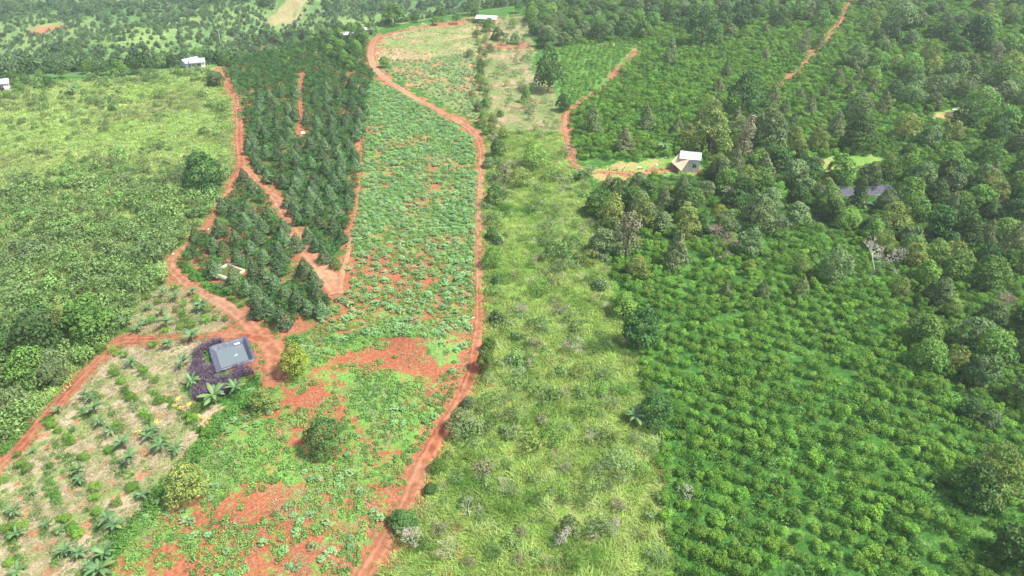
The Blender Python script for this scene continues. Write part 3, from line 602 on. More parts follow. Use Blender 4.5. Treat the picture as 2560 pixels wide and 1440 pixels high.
def single_or_stuff(name, plural, label, rest, cat, group, pts, scale, meshes, limit=300, tilt=.05, prio=None):
    """the largest ones in the picture as objects of their own, the rest as one object"""
    vis, d = infrm(pts, 20); sc_ = scale if np.ndim(scale) else np.full(len(pts), scale); key = np.where(vis, d/sc_, 1e6+d); od = np.argsort(key); own = od[:limit]; own = own[vis[own]]; r = np.setdiff1d(np.arange(len(pts)), own)
    for i in own:
        o = bpy.data.objects.new(name, meshes[int(RNG.integers(len(meshes)))]); COL.objects.link(o); o.location = pts[i]; o.rotation_euler = (RNG.normal(0, tilt), RNG.normal(0, tilt), RNG.uniform(0, 6.283))
        s = float(sc_[i]); o.scale = (s, s, s*RNG.uniform(.85, 1.15)); tag(o, label, cat, group)
    if len(r): stuff(plural, rest, cat, pts[r], sc_[r], meshes, name, tilt)

# ------------------------------------------------------------------ named and listed trees (crown centre in the photo, crown radius in photo px)
TREES = [(float(a_), float(b_), 3.2) for a_, b_ in W([(1722, 415), (1715, 432), (1738, 428), (1690, 425), (1690, 445), (1715, 455), (1740, 450), (1700, 468), (1725, 472)])]   # world x,y and radius, to keep bushes away
def tree(px, py, rpx, kind, label, group=None, name=None, cat='tree', hs=1.0, parts=True):
    q = None; s = 1.0
    for it in range(3):
        q = P([px], [py], HGT[kind]*s*hs*.5)[0]; d = proj(q[0], q[1], q[2]+HGT[kind]*s*.5)[2]; s = rpx*d/FPX/RAD[kind]
    return plant(q, s, kind, label, group, name, cat, hs, parts)
def plant(q, s, kind, label, group=None, name=None, cat='tree', hs=1.0, parts=True):
    me = PR[kind][int(RNG.integers(len(PR[kind])))]; nm = name or {'cone': 'durian_tree', 'cone_o': 'durian_tree', 'scrub': 'shrub'}.get(kind, 'broadleaf_tree')
    rz = RNG.uniform(0, 6.283)
    if parts and kind != 'scrub':
        root = bpy.data.objects.new(nm, None); COL.objects.link(root); root.location = q; root.rotation_euler[2] = rz; root.scale = (s, s, s*hs); root.empty_display_size = .3
        c = bpy.data.objects.new('crown', me); COL.objects.link(c); c.parent = root
        tk = TRUNK['cone'] if kind.startswith('cone') else TRUNK['tall'] if kind in ('tall', 'talld', 'bleach') else TRUNK['tree']
        t = bpy.data.objects.new('trunk', tk); COL.objects.link(t); t.parent = root
    else:
        root = bpy.data.objects.new(nm, me); COL.objects.link(root); root.location = q; root.rotation_euler[2] = rz; root.scale = (s, s, s*hs)
    tag(root, label, cat, group); TREES.append((q[0], q[1], RAD[kind]*s)); return root

# orchard durians picked from the photo
dA = Z(560, 60, 4, [(1150,710),(1025,725),(895,765),(720,680),(575,670),(450,700),(505,780),(355,840),(640,840),(1020,840),(535,920),(705,900),(820,940),(1095,900),(1230,910),(1080,970),(1205,980),(935,1000),(1075,1050),(640,970),(525,1010),(660,1100),(945,1130),(575,1180),(360,1010),(270,1130),(250,1230),(305,1240),(415,1270),(860,1200),(1000,1200),(1250,1200),(1100,1150),(970,1290),(730,1240),(700,1310),(1140,1270),(530,1290),(310,1340),(720,1380),(870,1380),(1030,1380),(580,1400),(365,1410),(1170,1400),(1300,1310),(1350,900),(1020,620),(1270,580),(1310,1400)])
dA += Z(0, 480, 2.977, [(2140,60),(2190,110),(2290,130),(2370,90),(2210,190),(2370,220),(2480,240),(2290,310),(2350,380),(2410,470),(2500,130),(2540,320),(2170,20)])
dB = Z(0, 480, 2.977, [(1650,90),(1740,130),(1840,110),(1900,190),(1825,215),(1950,250),(2000,140),(2110,250),(1625,265),(1745,325),(1910,330),(2105,330),(2205,375),(1450,300),(1590,385),(1660,430),(1860,400),(1960,480),(2070,420),(2110,490),(1770,480),(2265,570),(2330,640),(1595,570),(1890,590),(1970,610),(1740,630),(2050,690),(1830,700),(1910,760),(2120,760),(2210,800),(2350,745),(1990,850),(1920,860),(2290,850),(2390,860),(2060,560)])
dB += Z(0, 0, 2.977, [(1810,1310),(1885,1390)])
def durians(L, label, group, poly, sp_):
    for a in L: tree(a[0], a[1], 20*(.55+.45*(a[1]-150)/550)*RNG.uniform(.88, 1.1), 'cone', label, group)
durians(dB, 'young cone shaped durian tree in the triangular plot between the forked tracks', 'durian trees in the triangular plot', 'orchB', 4)
durians(dA, 'young cone shaped durian tree in the long dark orchard beside the cassava field', 'durian trees in the long orchard', 'orchA', 4)
extra = grid('orchA', 4.4, .22, .5, clear=.8); px, py, d = proj(*extra.T); extra = extra[(py > 330) | ((py > 240) & (RNG.uniform(0, 1, len(py)) > .5))]
extra = extra[far_from(extra, TREES, 3.9)]
for q in extra: plant(q, RNG.uniform(.75, 1.0), 'cone', 'young cone shaped durian tree in the long dark orchard beside the cassava field', 'durian trees in the long orchard')
extra = grid('orchB', 4.2, .25, .4, clear=.8); extra = extra[far_from(extra, TREES, 4.2)]
for q in extra: plant(q, RNG.uniform(.7, .95), 'cone', 'young cone shaped durian tree in the triangular plot between the forked tracks', 'durian trees in the triangular plot')

# single trees told apart one by one
NAMED = [
 (735,902,40,'yellow','bright yellow green mango tree at the right of the pond clearing','mango_tree',1.0),
 (655,1000,32,'olive','pale olive tree standing on the red soil just below the pond','broadleaf_tree',1.0),
 (806,1092,44,'dark','lone dark green tree standing on red soil in the lower cassava field','broadleaf_tree',1.1),
 (460,1205,52,'olive','large thin olive crowned tree at the lower right corner of the banana plot','broadleaf_tree',1.1),
 (505,432,46,'dark','big dark round tree beside the fork of the red track on the left hillside','broadleaf_tree',1.1),
 (1372,178,34,'dark','tall dark tree at the right edge of the dry yard near the top','broadleaf_tree',1.5),
 (1408,255,22,'dark','small dark round tree at the bend of the narrow red footpath','broadleaf_tree',1.0),
 (1603,822,46,'dark','very dark tall tree on the border between the grass strip and the coffee plantation','broadleaf_tree',1.35),
 (1562,765,30,'round','dark green bushy tree just left above the very dark tree on the plantation border','broadleaf_tree',1.0),
 (1640,1025,42,'dark','dark round tree right beside the lone banana plant on the plantation edge','broadleaf_tree',1.0),
 (2495,1185,62,'olive','huge olive topped tree at the right edge of the coffee plantation','broadleaf_tree',1.1),
 (2450,1215,50,'dark','dark shaded tree tucked under the huge olive tree at the right edge','broadleaf_tree',1.0),
 (2565,1370,62,'dark','very dark large tree cut by the lower right corner of the picture','broadleaf_tree',1.0),
 (1005,1300,40,'dark','low dark green tree leaning over the red track near the bottom','broadleaf_tree',.6),
 (1152,1058,34,'grey','grey green tree on the right verge where the red track bends','broadleaf_tree',1.0),
 (1075,1222,17,'dark','small dark round bush on the right verge of the red track','broadleaf_tree',.8),
 (1095,1165,20,'round','light green bushy tree on the right verge of the lower red track','broadleaf_tree',.8),
 (1172,1005,20,'grey','grey green tree at the right edge of the track bend','broadleaf_tree',.9),
 (1230,585,16,'dark','dark small tree beside the straight track, upper of a close pair','broadleaf_tree',.9),
 (1244,600,15,'dark','dark small tree beside the straight track, lower of a close pair','broadleaf_tree',.8),
 (1232,645,22,'round','deep green tree beside the middle of the straight red track','broadleaf_tree',1.1),
 (1243,700,17,'dark','round dark bush beside the straight track below the deep green tree','broadleaf_tree',.8),
 (1240,790,18,'dark','dark shrub beside the straight track next to a fallen grey trunk','broadleaf_tree',.8),
 (1213,895,24,'round','tall narrow deep green tree hugging the right side of the red track','broadleaf_tree',1.6),
 (1223,860,18,'round','upper of two narrow deep green trees hugging the right side of the red track','broadleaf_tree',1.2),
 (1238,492,22,'dark','dark green tree on the right verge near the top of the straight track','broadleaf_tree',1.1),
 (1245,370,24,'dark','dark green tree at the top of the right verge where the track straightens','broadleaf_tree',1.0),
 (1340,395,30,'round','green bushy tree in the upper part of the light grass strip','broadleaf_tree',.9),
 (1300,440,30,'olive','yellowish olive bush in the upper grass strip below the dry yard','broadleaf_tree',.8),
 (1262,430,24,'bleach','brownish bush just left of the yellowish olive bush in the grass strip','broadleaf_tree',.7),
 (1222,405,17,'grey','pale grey green bush touching the straight track','broadleaf_tree',.8),
 (1572,590,36,'bleach','pale brown conical tree at the front edge of the wood beside the grass strip','broadleaf_tree',1.0),
 (1510,600,38,'grey','dark grey rounded tree at the left end of the wood beside the grass strip','broadleaf_tree',1.0),
 (1530,530,34,'olive','olive green tree behind the dark grey rounded tree of the wood','broadleaf_tree',1.1),
 (1602,535,32,'olive','tall olive green tree behind the pale brown conical tree','broadleaf_tree',1.2),
 (1657,556,30,'grey','round blue grey tree in the wood below the hut','broadleaf_tree',.9),
 (1695,615,34,'cone_o','tall slender olive durian tree standing forward of the wood into the coffee','durian_tree',1.3),
 (1595,665,32,'olive','rounded olive tree in the coffee just right of the grass strip','broadleaf_tree',.8),
 (1800,540,28,'yellow','bright lime green topped tree in the wood above the brown bare tree','broadleaf_tree',.8),
 (1757,556,32,'dark','dark tree left of the bright lime green topped tree','broadleaf_tree',1.0),
 (1875,608,34,'grey','pale grey green tree in the coffee right of the brown bare tree','broadleaf_tree',1.1),
 (1875,665,17,'yellow','small golden green tree alone among the coffee bushes','broadleaf_tree',.8),
 (2006,660,20,'olive','small olive tree alone in the coffee left of the blue grey tree','broadleaf_tree',1.1),
 (2093,665,38,'grey','large blue grey tree left of the white dead tree','broadleaf_tree',1.1),
 (1815,722,18,'cone_o','pale conical durian tree in the coffee, left one of the row of three','durian_tree',1.0),
 (1908,722,20,'cone_o','pale conical durian tree in the coffee, middle one of the row of three','durian_tree',1.0),
 (2004,715,21,'cone_o','pale conical durian tree in the coffee, right one of the row of three','durian_tree',1.0),
 (2253,718,24,'olive','rounded olive tree right of the bright grass gap below the white dead tree','broadleaf_tree',1.0),
 (2325,890,38,'tree' if False else 'round','dark green dome shaped tree right of the coffee rows, left one of a neighbouring pair','broadleaf_tree',1.0),
 (2392,897,28,'olive','olive dome shaped tree right of the coffee rows, right one of a neighbouring pair','broadleaf_tree',1.1),
 (2490,870,42,'round','big bushy green tree near the right edge above the pair of domes','broadleaf_tree',1.0),
 (2385,765,23,'olive','pale yellow green tree among dark trees at the right','broadleaf_tree',1.0),
 (2430,1020,30,'dark','dark tree standing in the coffee near the right edge','broadleaf_tree',.9),
 (2480,1045,28,'grey','grey green tree right beside the dark tree near the right edge','broadleaf_tree',.9),
 (2150,482,24,'talld','dark slim tree with yellow tips standing before the black pond lining','broadleaf_tree',1.0),
 (2085,520,30,'dark','dark tree at the near left corner of the black lined pond','broadleaf_tree',1.0),
 (2120,545,26,'round','green rounded tree in front of the left half of the black lined pond','broadleaf_tree',.9),
 (2240,545,38,'olive','big olive green rounded tree in front of the black lined pond','broadleaf_tree',.9),
 (2290,520,34,'round','bright green tree at the right end of the black lined pond','broadleaf_tree',1.0),
 (2190,560,30,'dark','dark round tree below the banana plants of the black lined pond','broadleaf_tree',.9),
 (2065,470,24,'olive','olive tree at the far left corner of the black lined pond','broadleaf_tree',1.0),
 (2155,330,46,'dark','tall very dark bushy tree behind the grassy clearing right of the hut','broadleaf_tree',1.0),
 (1760,68,40,'dark','large dark tree near the top beside the upper coffee slope','broadleaf_tree',1.1),
 (1862,235,36,'dark','dark grey clump of trees in the middle of the upper coffee slope','broadleaf_tree',1.3),
 (1782,330,48,'olive','big broad olive grey tree behind the hut','broadleaf_tree',1.0),
 (1864,350,28,'bleach','tan brown crowned tree between the big olive grey tree and a grey one','broadleaf_tree',1.3),
 (1925,325,44,'grey','large grey green dome tree right of the tan brown tree behind the hut','broadleaf_tree',1.3),
 (1952,395,34,'dark','dark green round tree in front of the large grey green dome tree','broadleaf_tree',1.0),
 (2270,315,34,'yellow' if False else 'olive','yellowish olive leaning tree left of the pale clearing','broadleaf_tree',1.0),
 (2452,258,34,'round','dark glossy green round tree right of the pale clearing','broadleaf_tree',1.0),
 (2520,290,34,'round','green tree at the right edge beside the glossy round tree','broadleaf_tree',1.0),
 (2450,80,42,'dark','very dark broad tree on the upper right slope','broadleaf_tree',1.0),
 (2255,45,38,'grey','pale grey broad tree on the upper right slope','broadleaf_tree',.9),
 (1482,300,24,'cone_o','pale conical durian tree right of the footpath bend, left one','durian_tree',1.1),
 (1563,345,27,'cone_o','pale conical durian tree above the hut yard','durian_tree',1.0),
 (1618,290,22,'cone_o','pale conical durian tree up the slope behind the banana plant by the hut','durian_tree',1.1),
 (1695,310,20,'cone_o','pale conical durian tree left of the big olive grey tree','durian_tree',1.0),
 (1678,125,18,'cone_o','slim conical durian tree high on the upper coffee slope','durian_tree',1.3),
 (2010,105,16,'bleach','pale grey slim tree beside the upper red path','broadleaf_tree',1.2),
 (217,790,64,'round','big yellow green rounded tree above the lower left red track','broadleaf_tree',1.0),
 (165,800,40,'olive','olive rounded tree left of the big yellow green one by the lower left track','broadleaf_tree',.9),
 (132,900,36,'grey','grey leafed tree in the lower left thicket','broadleaf_tree',1.0),
 (128,935,34,'grey','pale grey green round tree at the edge of the lower left thicket','broadleaf_tree',.9),
 (70,910,42,'round','deep green tree in the lower left thicket','broadleaf_tree',1.0),
 (250,870,14,'twig' if False else 'round','small green bush between the big tree and the red track','broadleaf_tree',.8),
 (540,195,22,'grey','grey green bushy tree at the top end of the left red track','broadleaf_tree',.9),
 (1315,235,13,'round','narrow bright green tree in the middle of the dry yard','broadleaf_tree',1.6),
 (1225,62,13,'round','small green tree in front of the white roofed house','broadleaf_tree',1.2),
 (1245,85,16,'dark','dark shrub in the dry yard below the white roofed house','broadleaf_tree',.9),
 (1288,95,14,'grey','small grey tree at the right of the bare red cut in the yard','broadleaf_tree',1.0),
 (1283,58,11,'round','small green tree right of the white roofed house','broadleaf_tree',1.0),
 (960,155,13,'round','round green bush inside the bend of the curving track','broadleaf_tree',1.0),
 (985,35,28,'round','broad dark green tree behind the top bend of the curving track','broadleaf_tree',1.0),
]
for (px_, py_, r_, k_, lb, nm, hs_) in NAMED: tree(px_, py_, r_, k_, lb, None, nm, hs=hs_)
# slight stand-out trees in the upper coffee slope
for (px_, py_, r_) in Z(1700, 0, 2.977, [(700,700,55),(780,800,45),(850,880,50),(975,790,50),(1270,650,50),(900,690,45),(1340,560,40),(1440,640,50),(1520,760,60),(1090,680,40),(1170,930,70),(280,760,60),(290,640,45),(1050,300,40),(640,200,40),(980,80,45),(1180,560,50),(350,520,45),(150,880,50),(430,850,60),(1000,1020,40),(640,400,40),(1300,480,40)]):
    tree(px_, py_, r_/2.977, 'cone_o', 'pale conical durian tree scattered among coffee bushes on the upper right slope', 'pale durian trees on the upper slope')
for (px_, py_, r_, k_) in Z(1700, 0, 2.977, [(760,130,65,'dark'),(1060,150,65,'round'),(470,80,65,'dark'),(300,170,70,'dark'),(1310,420,80,'grey'),(1600,260,60,'dark'),(1740,700,80,'grey'),(1600,660,70,'dark'),(2060,500,85,'grey'),(2250,560,85,'dark'),(2450,500,90,'olive'),(2450,680,90,'grey'),(2350,420,60,'bleach'),(1340,800,100,'grey'),(1500,470,65,'round'),(1700,560,65,'dark'),(1900,640,70,'grey'),(2050,1180,80,'round'),(1870,1000,80,'grey'),(1560,1220,60,'olive'),(900,1170,55,'dark'),(1700,1120,60,'dark')]):
    tree(px_, py_, r_/2.977, k_, 'mixed %s crowned tree of the wood covering the upper right slope' % {'dark': 'dark', 'round': 'green', 'grey': 'grey green', 'olive': 'olive', 'bleach': 'tan'}[k_], 'trees of the upper right wood, %s' % k_)

# fill the woods
def wood(polys, sp_, smin, smax, kinds, label, group, limit=150, avoid=(), clear=1.2, plural='forest_trees', rest='', rot=.3):
    p = grid(polys, sp_, .42, rot, avoid=avoid, clear=clear); p = p[far_from(p, TREES, np.array([t[2]*.8+1.2 for t in TREES]))]
    vis, d = infrm(p, 40); od = np.argsort(np.where(vis, d, 1e5+d)); own = od[:limit]; own = own[vis[own]]; r = np.setdiff1d(np.arange(len(p)), own)
    for i in own:
        k = kinds[int(RNG.integers(len(kinds)))]; plant(p[i], RNG.uniform(smin, smax), k, label % dict(dark='dark green', round='green', grey='grey green', olive='olive green', cone_o='conical pale', tall='tall grey green', talld='tall dark', bleach='tan brown', cone='cone shaped dark', fardark='dark', yellow='yellow')[k], '%s, %s' % (group, k), hs=RNG.uniform(.85, 1.2))
    if len(r):
        ms = [m for k in set(kinds) for m in PR[k]]; stuff(plural, rest, 'trees', p[r], RNG.uniform(smin, smax, len(r)), ms, plural, .04); TREES.extend([(q[0], q[1], 2.0) for q in p[r][::1]])
HO = ['hutyard', 'clear2', 'clear3']
wood('forestband', 5.0, .7, 1.15, ['olive', 'dark', 'round', 'grey', 'round', 'cone_o', 'grey', 'dark'], '%s tree in the mixed wood band between the hut and the coffee rows', 'trees of the middle wood band', 80, HO, rest='background trees of the middle wood')
wood('forestright', 7.0, .65, 1.05, ['dark', 'round', 'grey', 'round', 'dark', 'grey'], '%s tree in the wood along the right edge of the coffee rows', 'trees of the right hand wood', 40, HO, rest='more trees at the right')
wood('foresttop', 6.2, .85, 1.25, ['dark', 'round', 'dark', 'grey'], '%s tree in the grove across the top of the picture', 'trees of the top grove', 22, ['yard', 'upcoffee'], rest='rest of the grove beyond the top edge')
wood('forestupr', 10.5, .75, 1.3, ['dark', 'round', 'grey', 'dark', 'grey', 'olive'], '%s tree standing above coffee on the far upper right slope', 'trees of the far upper right slope', 0, HO, rest='rest of the trees on the far upper right slope')
wood('midtrees', 5.5, .7, 1.1, ['grey', 'dark', 'olive'], '%s tree in the clump behind and right of the hut', 'trees in the clump behind the hut', 8, HO, rest='rest of the clump of trees behind the hut')
wood('lefttrees', 5.2, .75, 1.4, ['round', 'dark', 'dark', 'grey'], '%s tree of the thicket left of the lower left red track', 'trees of the lower left thicket', 30, rest='rest of the lower left thicket')
wood('orchtop', 3.8, .55, .8, ['dark', 'dark', 'round'], '%s small tree in the grove closing the top of the long orchard', 'small trees at the orchard top', 0, rest='rest of the orchard grove', clear=1.5)

# ------------------------------------------------------------------ ridge trees and the far valley (hazy upper left)
ridge = [(452,182,9),(497,182,10),(486,166,7),(18,236,9),(30,190,14),(62,195,13),(100,190,12),(150,180,14),(190,150,22),(215,168,16),(240,178,14),(262,172,13),(298,172,20),(342,160,19),(375,160,13),(400,150,13),(430,142,15),(462,135,15),(500,135,14),(520,145,13),(120,205,14),(45,215,12),(15,205,12),(10,170,14),(560,150,12),
 (640,100,14),(662,82,16),(690,92,17),(725,78,16),(765,82,13),(800,72,14),(840,70,15),(905,92,14),(930,72,12),(820,20,14),(912,22,10),(960,15,12),(1102,30,18),(1130,12,16),(1180,20,16),(1188,35,13),(1140,45,12),(1090,50,12),(1040,35,11),(1295,15,14),(1330,30,18)]
for i, (a, b, c) in enumerate(ridge):
    tree(a, b, c, 'fardark' if i % 3 else 'round', 'dark tree on the crest line between the near slopes and the hazy valley', 'dark trees along the crest', parts=True)
allf = []
xs_, ys_ = np.meshgrid(np.arange(-420, 230, 5.2), np.arange(205, 760, 6.0)); xs_ = (xs_+RNG.uniform(-2.4, 2.4, xs_.shape)).ravel(); ys_ = (ys_+RNG.uniform(-2.6, 2.6, ys_.shape)).ravel()
k = (ys_-np.interp(xs_, RX, RY)) > 9; xs_, ys_ = xs_[k], ys_[k]; zz_ = H(xs_, ys_); px, py, d = proj(xs_, ys_, zz_)
k = (px > -200) & (px < 1800) & (py > -150) & (py < 260); F_ = np.stack([xs_, ys_, zz_], 1)[k]
dens = fbm(F_[:, 0]/45, F_[:, 1]/45, 51, 3)
bare = inpoly(F_[:, 0], F_[:, 1], ZN['farfield']) | inpoly(F_[:, 0], F_[:, 1], ZN['farspot']) | inpoly(F_[:, 0], F_[:, 1], ZN['farred'])
tall = (dens < .50) & ~bare & (RNG.uniform(0, 1, len(F_)) < .85)
stuff('far_wood', 'hazy blue green wood covering the far valley at the upper left', 'wood', F_[tall], RNG.uniform(.6, 1.25, tall.sum()), PR['far'], 'far', .05)
low = ~tall & ~bare
F2 = np.repeat(F_[low], 4, 0)+np.column_stack([RNG.uniform(-3, 3, (4*low.sum(), 2)), np.zeros(4*low.sum())]); F2[:, 2] = H(F2[:, 0], F2[:, 1])
stuff('far_scrub', 'low pale green scrub and crops on the far hazy hillside', 'scrub', F2, RNG.uniform(.25, .5, len(F2)), PR['far'], 'farlow', .05)

# ------------------------------------------------------------------ coffee plantation on the right
R_ALL = dict(big=[(1400,110),(1640,20),(1700,-160),(3100,-160),(3100,1900),(1690,1900),(1680,1440),(1655,1250),(1640,1050),(1590,900),(1545,780),(1530,690),(1490,600),(1480,480),(1600,440),(1560,400),(1450,400),(1420,330),(1405,240)])
ZN['coffeeland'] = W(R_ALL['big'])
cf = grid('coffeeland', 1.8, .16, R(-30), avoid=['hutyard', 'clear2', 'clear3'], clear=.9, sp2=2.35)
big = [t for t in TREES if t[2] > 1.7]; cf = cf[far_from(cf, big, np.array([t[2]*.55 for t in big]))]
inw = np.zeros(len(cf), bool)
for z_ in ('forestband', 'foresttop'): inw |= inpoly(cf[:, 0], cf[:, 1], ZN[z_])
cf = cf[~(inw & (RNG.uniform(0, 1, len(cf)) < .35))]; cf = cf[RNG.uniform(0, 1, len(cf)) > .06]
cs = RNG.uniform(.48, .86, len(cf))*(1+.3*ss(110, 200, cf[:, 1])); up = inpoly(cf[:, 0], cf[:, 1], ZN['upcoffee']); cs = np.where(up, cs*.7, cs)
single_or_stuff('coffee_bush', 'coffee_bushes', 'glossy green coffee bush in the dense planted rows of the lower right plantation', 'coffee bushes on the farther slope and under the trees at the right', 'coffee bush', 'coffee bushes of the lower right rows', cf, cs, PR['coffee'], limit=240)
ug = grid('coffeeland', 1.5, .45, .2, avoid=['clear2', 'clear3', 'hutyard'], clear=.4); ug = ug[(ug[:, 1] < 190) & (fbm(ug[:, 0]/5, ug[:, 1]/5, 88, 2) > .42)]
stuff('undergrowth', 'bright green weeds growing between the coffee rows', 'undergrowth', ug, RNG.uniform(.7, 1.3, len(ug)), PR['under'], 'under')
# coffee under the durians of the two orchard plots
co = grid(['orchA', 'orchB'], 2.0, .25, .3, clear=.6); co = co[RNG.uniform(0, 1, len(co)) > .07]; co = co[~(inpoly(co[:, 0], co[:, 1], ZN['orchB']) & (fbm(co[:, 0]/4, co[:, 1]/4, 14, 2) > .62))]
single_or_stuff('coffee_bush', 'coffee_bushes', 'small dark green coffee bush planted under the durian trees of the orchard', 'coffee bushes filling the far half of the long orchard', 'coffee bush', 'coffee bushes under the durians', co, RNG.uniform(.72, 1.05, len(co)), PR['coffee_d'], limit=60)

# ------------------------------------------------------------------ cassava
ca = grid('cassava', 1.32, .38, .1, clear=.35); nz = fbm(ca[:, 0]/18, ca[:, 1]/18, 5, 3); md = fbm(ca[:, 0]/6, ca[:, 1]/6, 6, 3)
q = P([968], [900])[0]; bm = (((ca[:, 0]-q[0])/7.2)**2+((ca[:, 1]-q[1])/4.6)**2) < 1
k = (RNG.uniform(0, 1, len(ca)) < np.clip(.95-1.6*(nz-.45)-.5*(md-.5)-.35*ss(105, 80, ca[:, 1]), .25, 1)) & ~bm; ca = ca[k]
c2 = grid('plot2cas', 1.6, .4, .4); c2 = c2[RNG.uniform(0, 1, len(c2)) < .75]
c3 = grid('lowfield', 1.5, .45, .1); q = P([820], [1000])[0]
k = (fbm(c3[:, 0]/7, c3[:, 1]/7, 27, 3) > .54) & (RNG.uniform(0, 1, len(c3)) < .5); c3 = c3[k]
cc = np.vstack([ca, c2, c3]); cs = np.concatenate([RNG.uniform(.6, 1.1, len(ca)), RNG.uniform(.7, 1.1, len(c2)), RNG.uniform(.55, .85, len(c3))])
single_or_stuff('cassava_plant', 'cassava_plants', 'blue green cassava plant growing in the lower part of the red soil field', 'blue green cassava plants covering the upper part of the central field', 'cassava plant', 'cassava plants of the lower field', cc, cs, PR['cassava'])
# weeds over the red soil
rw = []
for ln in ([(420,430),(540,640),(640,870),(700,1000),(800,1170)], [(560,150),(760,420),(900,640),(1080,850)], [(130,540),(230,820),(330,1080),(440,1330)], [(340,260),(440,360),(540,470),(600,600)], [(900,20),(1100,260),(1280,520)], [(700,60),(960,380)], [(0,900),(100,1150),(150,1400)], [(1100,20),(1300,180),(1500,360)], [(340,560),(400,800),(470,1080)]):
    l = W(Z(0, 960, 2.977, ln))
    for a, b in zip(l[:-1], l[1:]):
        n = int(np.hypot(*(b-a))*4); q = a+(b-a)*RNG.uniform(0, 1, n)[:, None]+RNG.normal(0, .28, (n, 2)); rw.append(q)
rw = np.vstack(rw); rw = rw[fbm(rw[:, 0]/3, rw[:, 1]/3, 57, 2) > .4]; rw = np.column_stack([rw, H(rw[:, 0], rw[:, 1])])
stuff('row_weeds', 'dark green weeds growing in diagonal lines across the terraced plot', 'weeds', rw, RNG.uniform(.25, .7, len(rw)), PR['under'], 'rows')
te = []
for key, (l, wd) in TR.items():
    for k in range(len(l)-1):
        a, b = l[k], l[k+1]; L_ = np.hypot(*(b-a)); n = int(L_*3.2); t = RNG.uniform(0, 1, n)[:, None]; nn_ = np.array([-(b-a)[1], (b-a)[0]])/max(L_, 1e-6); sd_ = RNG.choice([-1, 1], n)[:, None]; te.append(a+(b-a)*t+nn_*sd_*(wd[k]*.5+RNG.normal(.12, .22, (n, 1))))
te = np.vstack(te); te = te[(fbm(te[:, 0]/2.5, te[:, 1]/2.5, 63, 2) > .42) & (seg_dist(te[:, 0], te[:, 1], TR['main'][0], TR['main'][1]) > -.35) & (seg_dist(te[:, 0], te[:, 1], TR['leftlow'][0], TR['leftlow'][1]) > -.3) & (seg_dist(te[:, 0], te[:, 1], TR['lower'][0], TR['lower'][1]) > -.3)]; te = np.column_stack([te, H(te[:, 0], te[:, 1])])
stuff('track_weeds', 'small green weeds fringing the edges of the red tracks', 'weeds', te, RNG.uniform(.25, .75, len(te)), PR['weed'], 'tracks')
we = grid(['lowfield', 'cassava'], .62, .48, .0, clear=.25); lo = fbm(we[:, 0]/18, we[:, 1]/18, 5, 3); mi = fbm(we[:, 0]/6, we[:, 1]/6, 6, 3)
q = P([968], [900])[0]; bm = np.exp(-(((we[:, 0]-q[0])/8)**2+((we[:, 1]-q[1])/4.8)**2)); q2 = P([800], [1000])[0]; bm2 = np.exp(-(((we[:, 0]-q2[0])/6)**2+((we[:, 1]-q2[1])/4)**2))
fi = fbm(we[:, 0]/1.8, we[:, 1]/1.8, 19, 3)
k = fi > (.345+.10*np.exp(-(((we[:, 0]-q2[0]+3)/7)**2+((we[:, 1]-q2[1])/5)**2))+.5*(lo-.45)+.55*(mi-.5)+.42*bm+.1*bm2); we = we[k]
stuff('weeds', 'low bright green weeds patching the red soil of the fields', 'weeds', we, RNG.uniform(.4, 1.2, len(we)), PR['weed'], 'weed')
# verge south of the pond, along the orchard
vg = []
for ln, hw in (([(640,945),(600,1000),(545,1060),(480,1150),(400,1240),(330,1320),(225,1440)], 1.0), ([(445,660),(500,700),(610,785),(690,855),(745,855)], .9), ([(640,1000),(600,1010)], 1.6), ([(260,880),(150,1000),(0,1140)], .9)):
    l = W(ln)
    for a, b in zip(l[:-1], l[1:]):
        n = int(np.hypot(*(b-a))*5*hw); t = RNG.uniform(0, 1, n)[:, None]; q = a+(b-a)*t+RNG.uniform(-hw, hw, (n, 2)); vg.append(q)
vg = np.vstack(vg); vg = vg[track_clear(vg[:, 0], vg[:, 1], .2) & pits_clear(vg[:, 0], vg[:, 1], 1)]; vg = np.column_stack([vg, H(vg[:, 0], vg[:, 1])])
stuff('verge_weeds', 'lush green weeds along the verges and the bank below the pond', 'weeds', vg, RNG.uniform(.6, 1.2, len(vg)), PR['under'], 'verge')

# ------------------------------------------------------------------ grass strip, left hill, dry plots
gs = grid('strip', .85, .5, .0, clear=.15); gs = gs[fbm(gs[:, 0]/7, gs[:, 1]/7, 29, 3) > .25]
stuff('tall_grass', 'tall pale green grass covering the strip between the red track and the coffee', 'grass', gs, RNG.uniform(.6, 1.25, len(gs)), PR['grass'], 'grass', .12)
hg = grid('lefthill', 1.25, .5, .0, clear=.2, margin=150)
stuff('hill_grass', 'yellow green grass over the left hillside', 'grass', hg, RNG.uniform(.7, 1.4, len(hg)), PR['hill'], 'hill', .15)
dg = np.vstack([grid(['banana', 'banana2'], .6, .5, 0, clear=.1), grid(['plot2', 'yard'], 1.0, .5, 0, clear=.1)])
dg = dg[fbm(dg[:, 0]/2.5, dg[:, 1]/2.5, 33, 3) > .38]
dl = grid(['lowfield', 'cassava'], .8, .5, 0, clear=.2); dl = dl[(fbm(dl[:, 0]/3.5, dl[:, 1]/3.5, 39, 3) > .56) & (dl[:, 1] < 150)]; dg = np.vstack([dg, dl])
stuff('dry_grass', 'straw coloured dry grass tufts on the banana plot and the upper dry plots', 'grass', dg, RNG.uniform(.5, 1.1, len(dg)), PR['dry'], 'dry', .2)
lw = grid(['banana', 'banana2', 'plot2', 'hutyard', 'clear2'], 1.0, .5, 0, clear=.1); lw = lw[fbm(lw[:, 0]/3, lw[:, 1]/3, 35, 3) > .58]
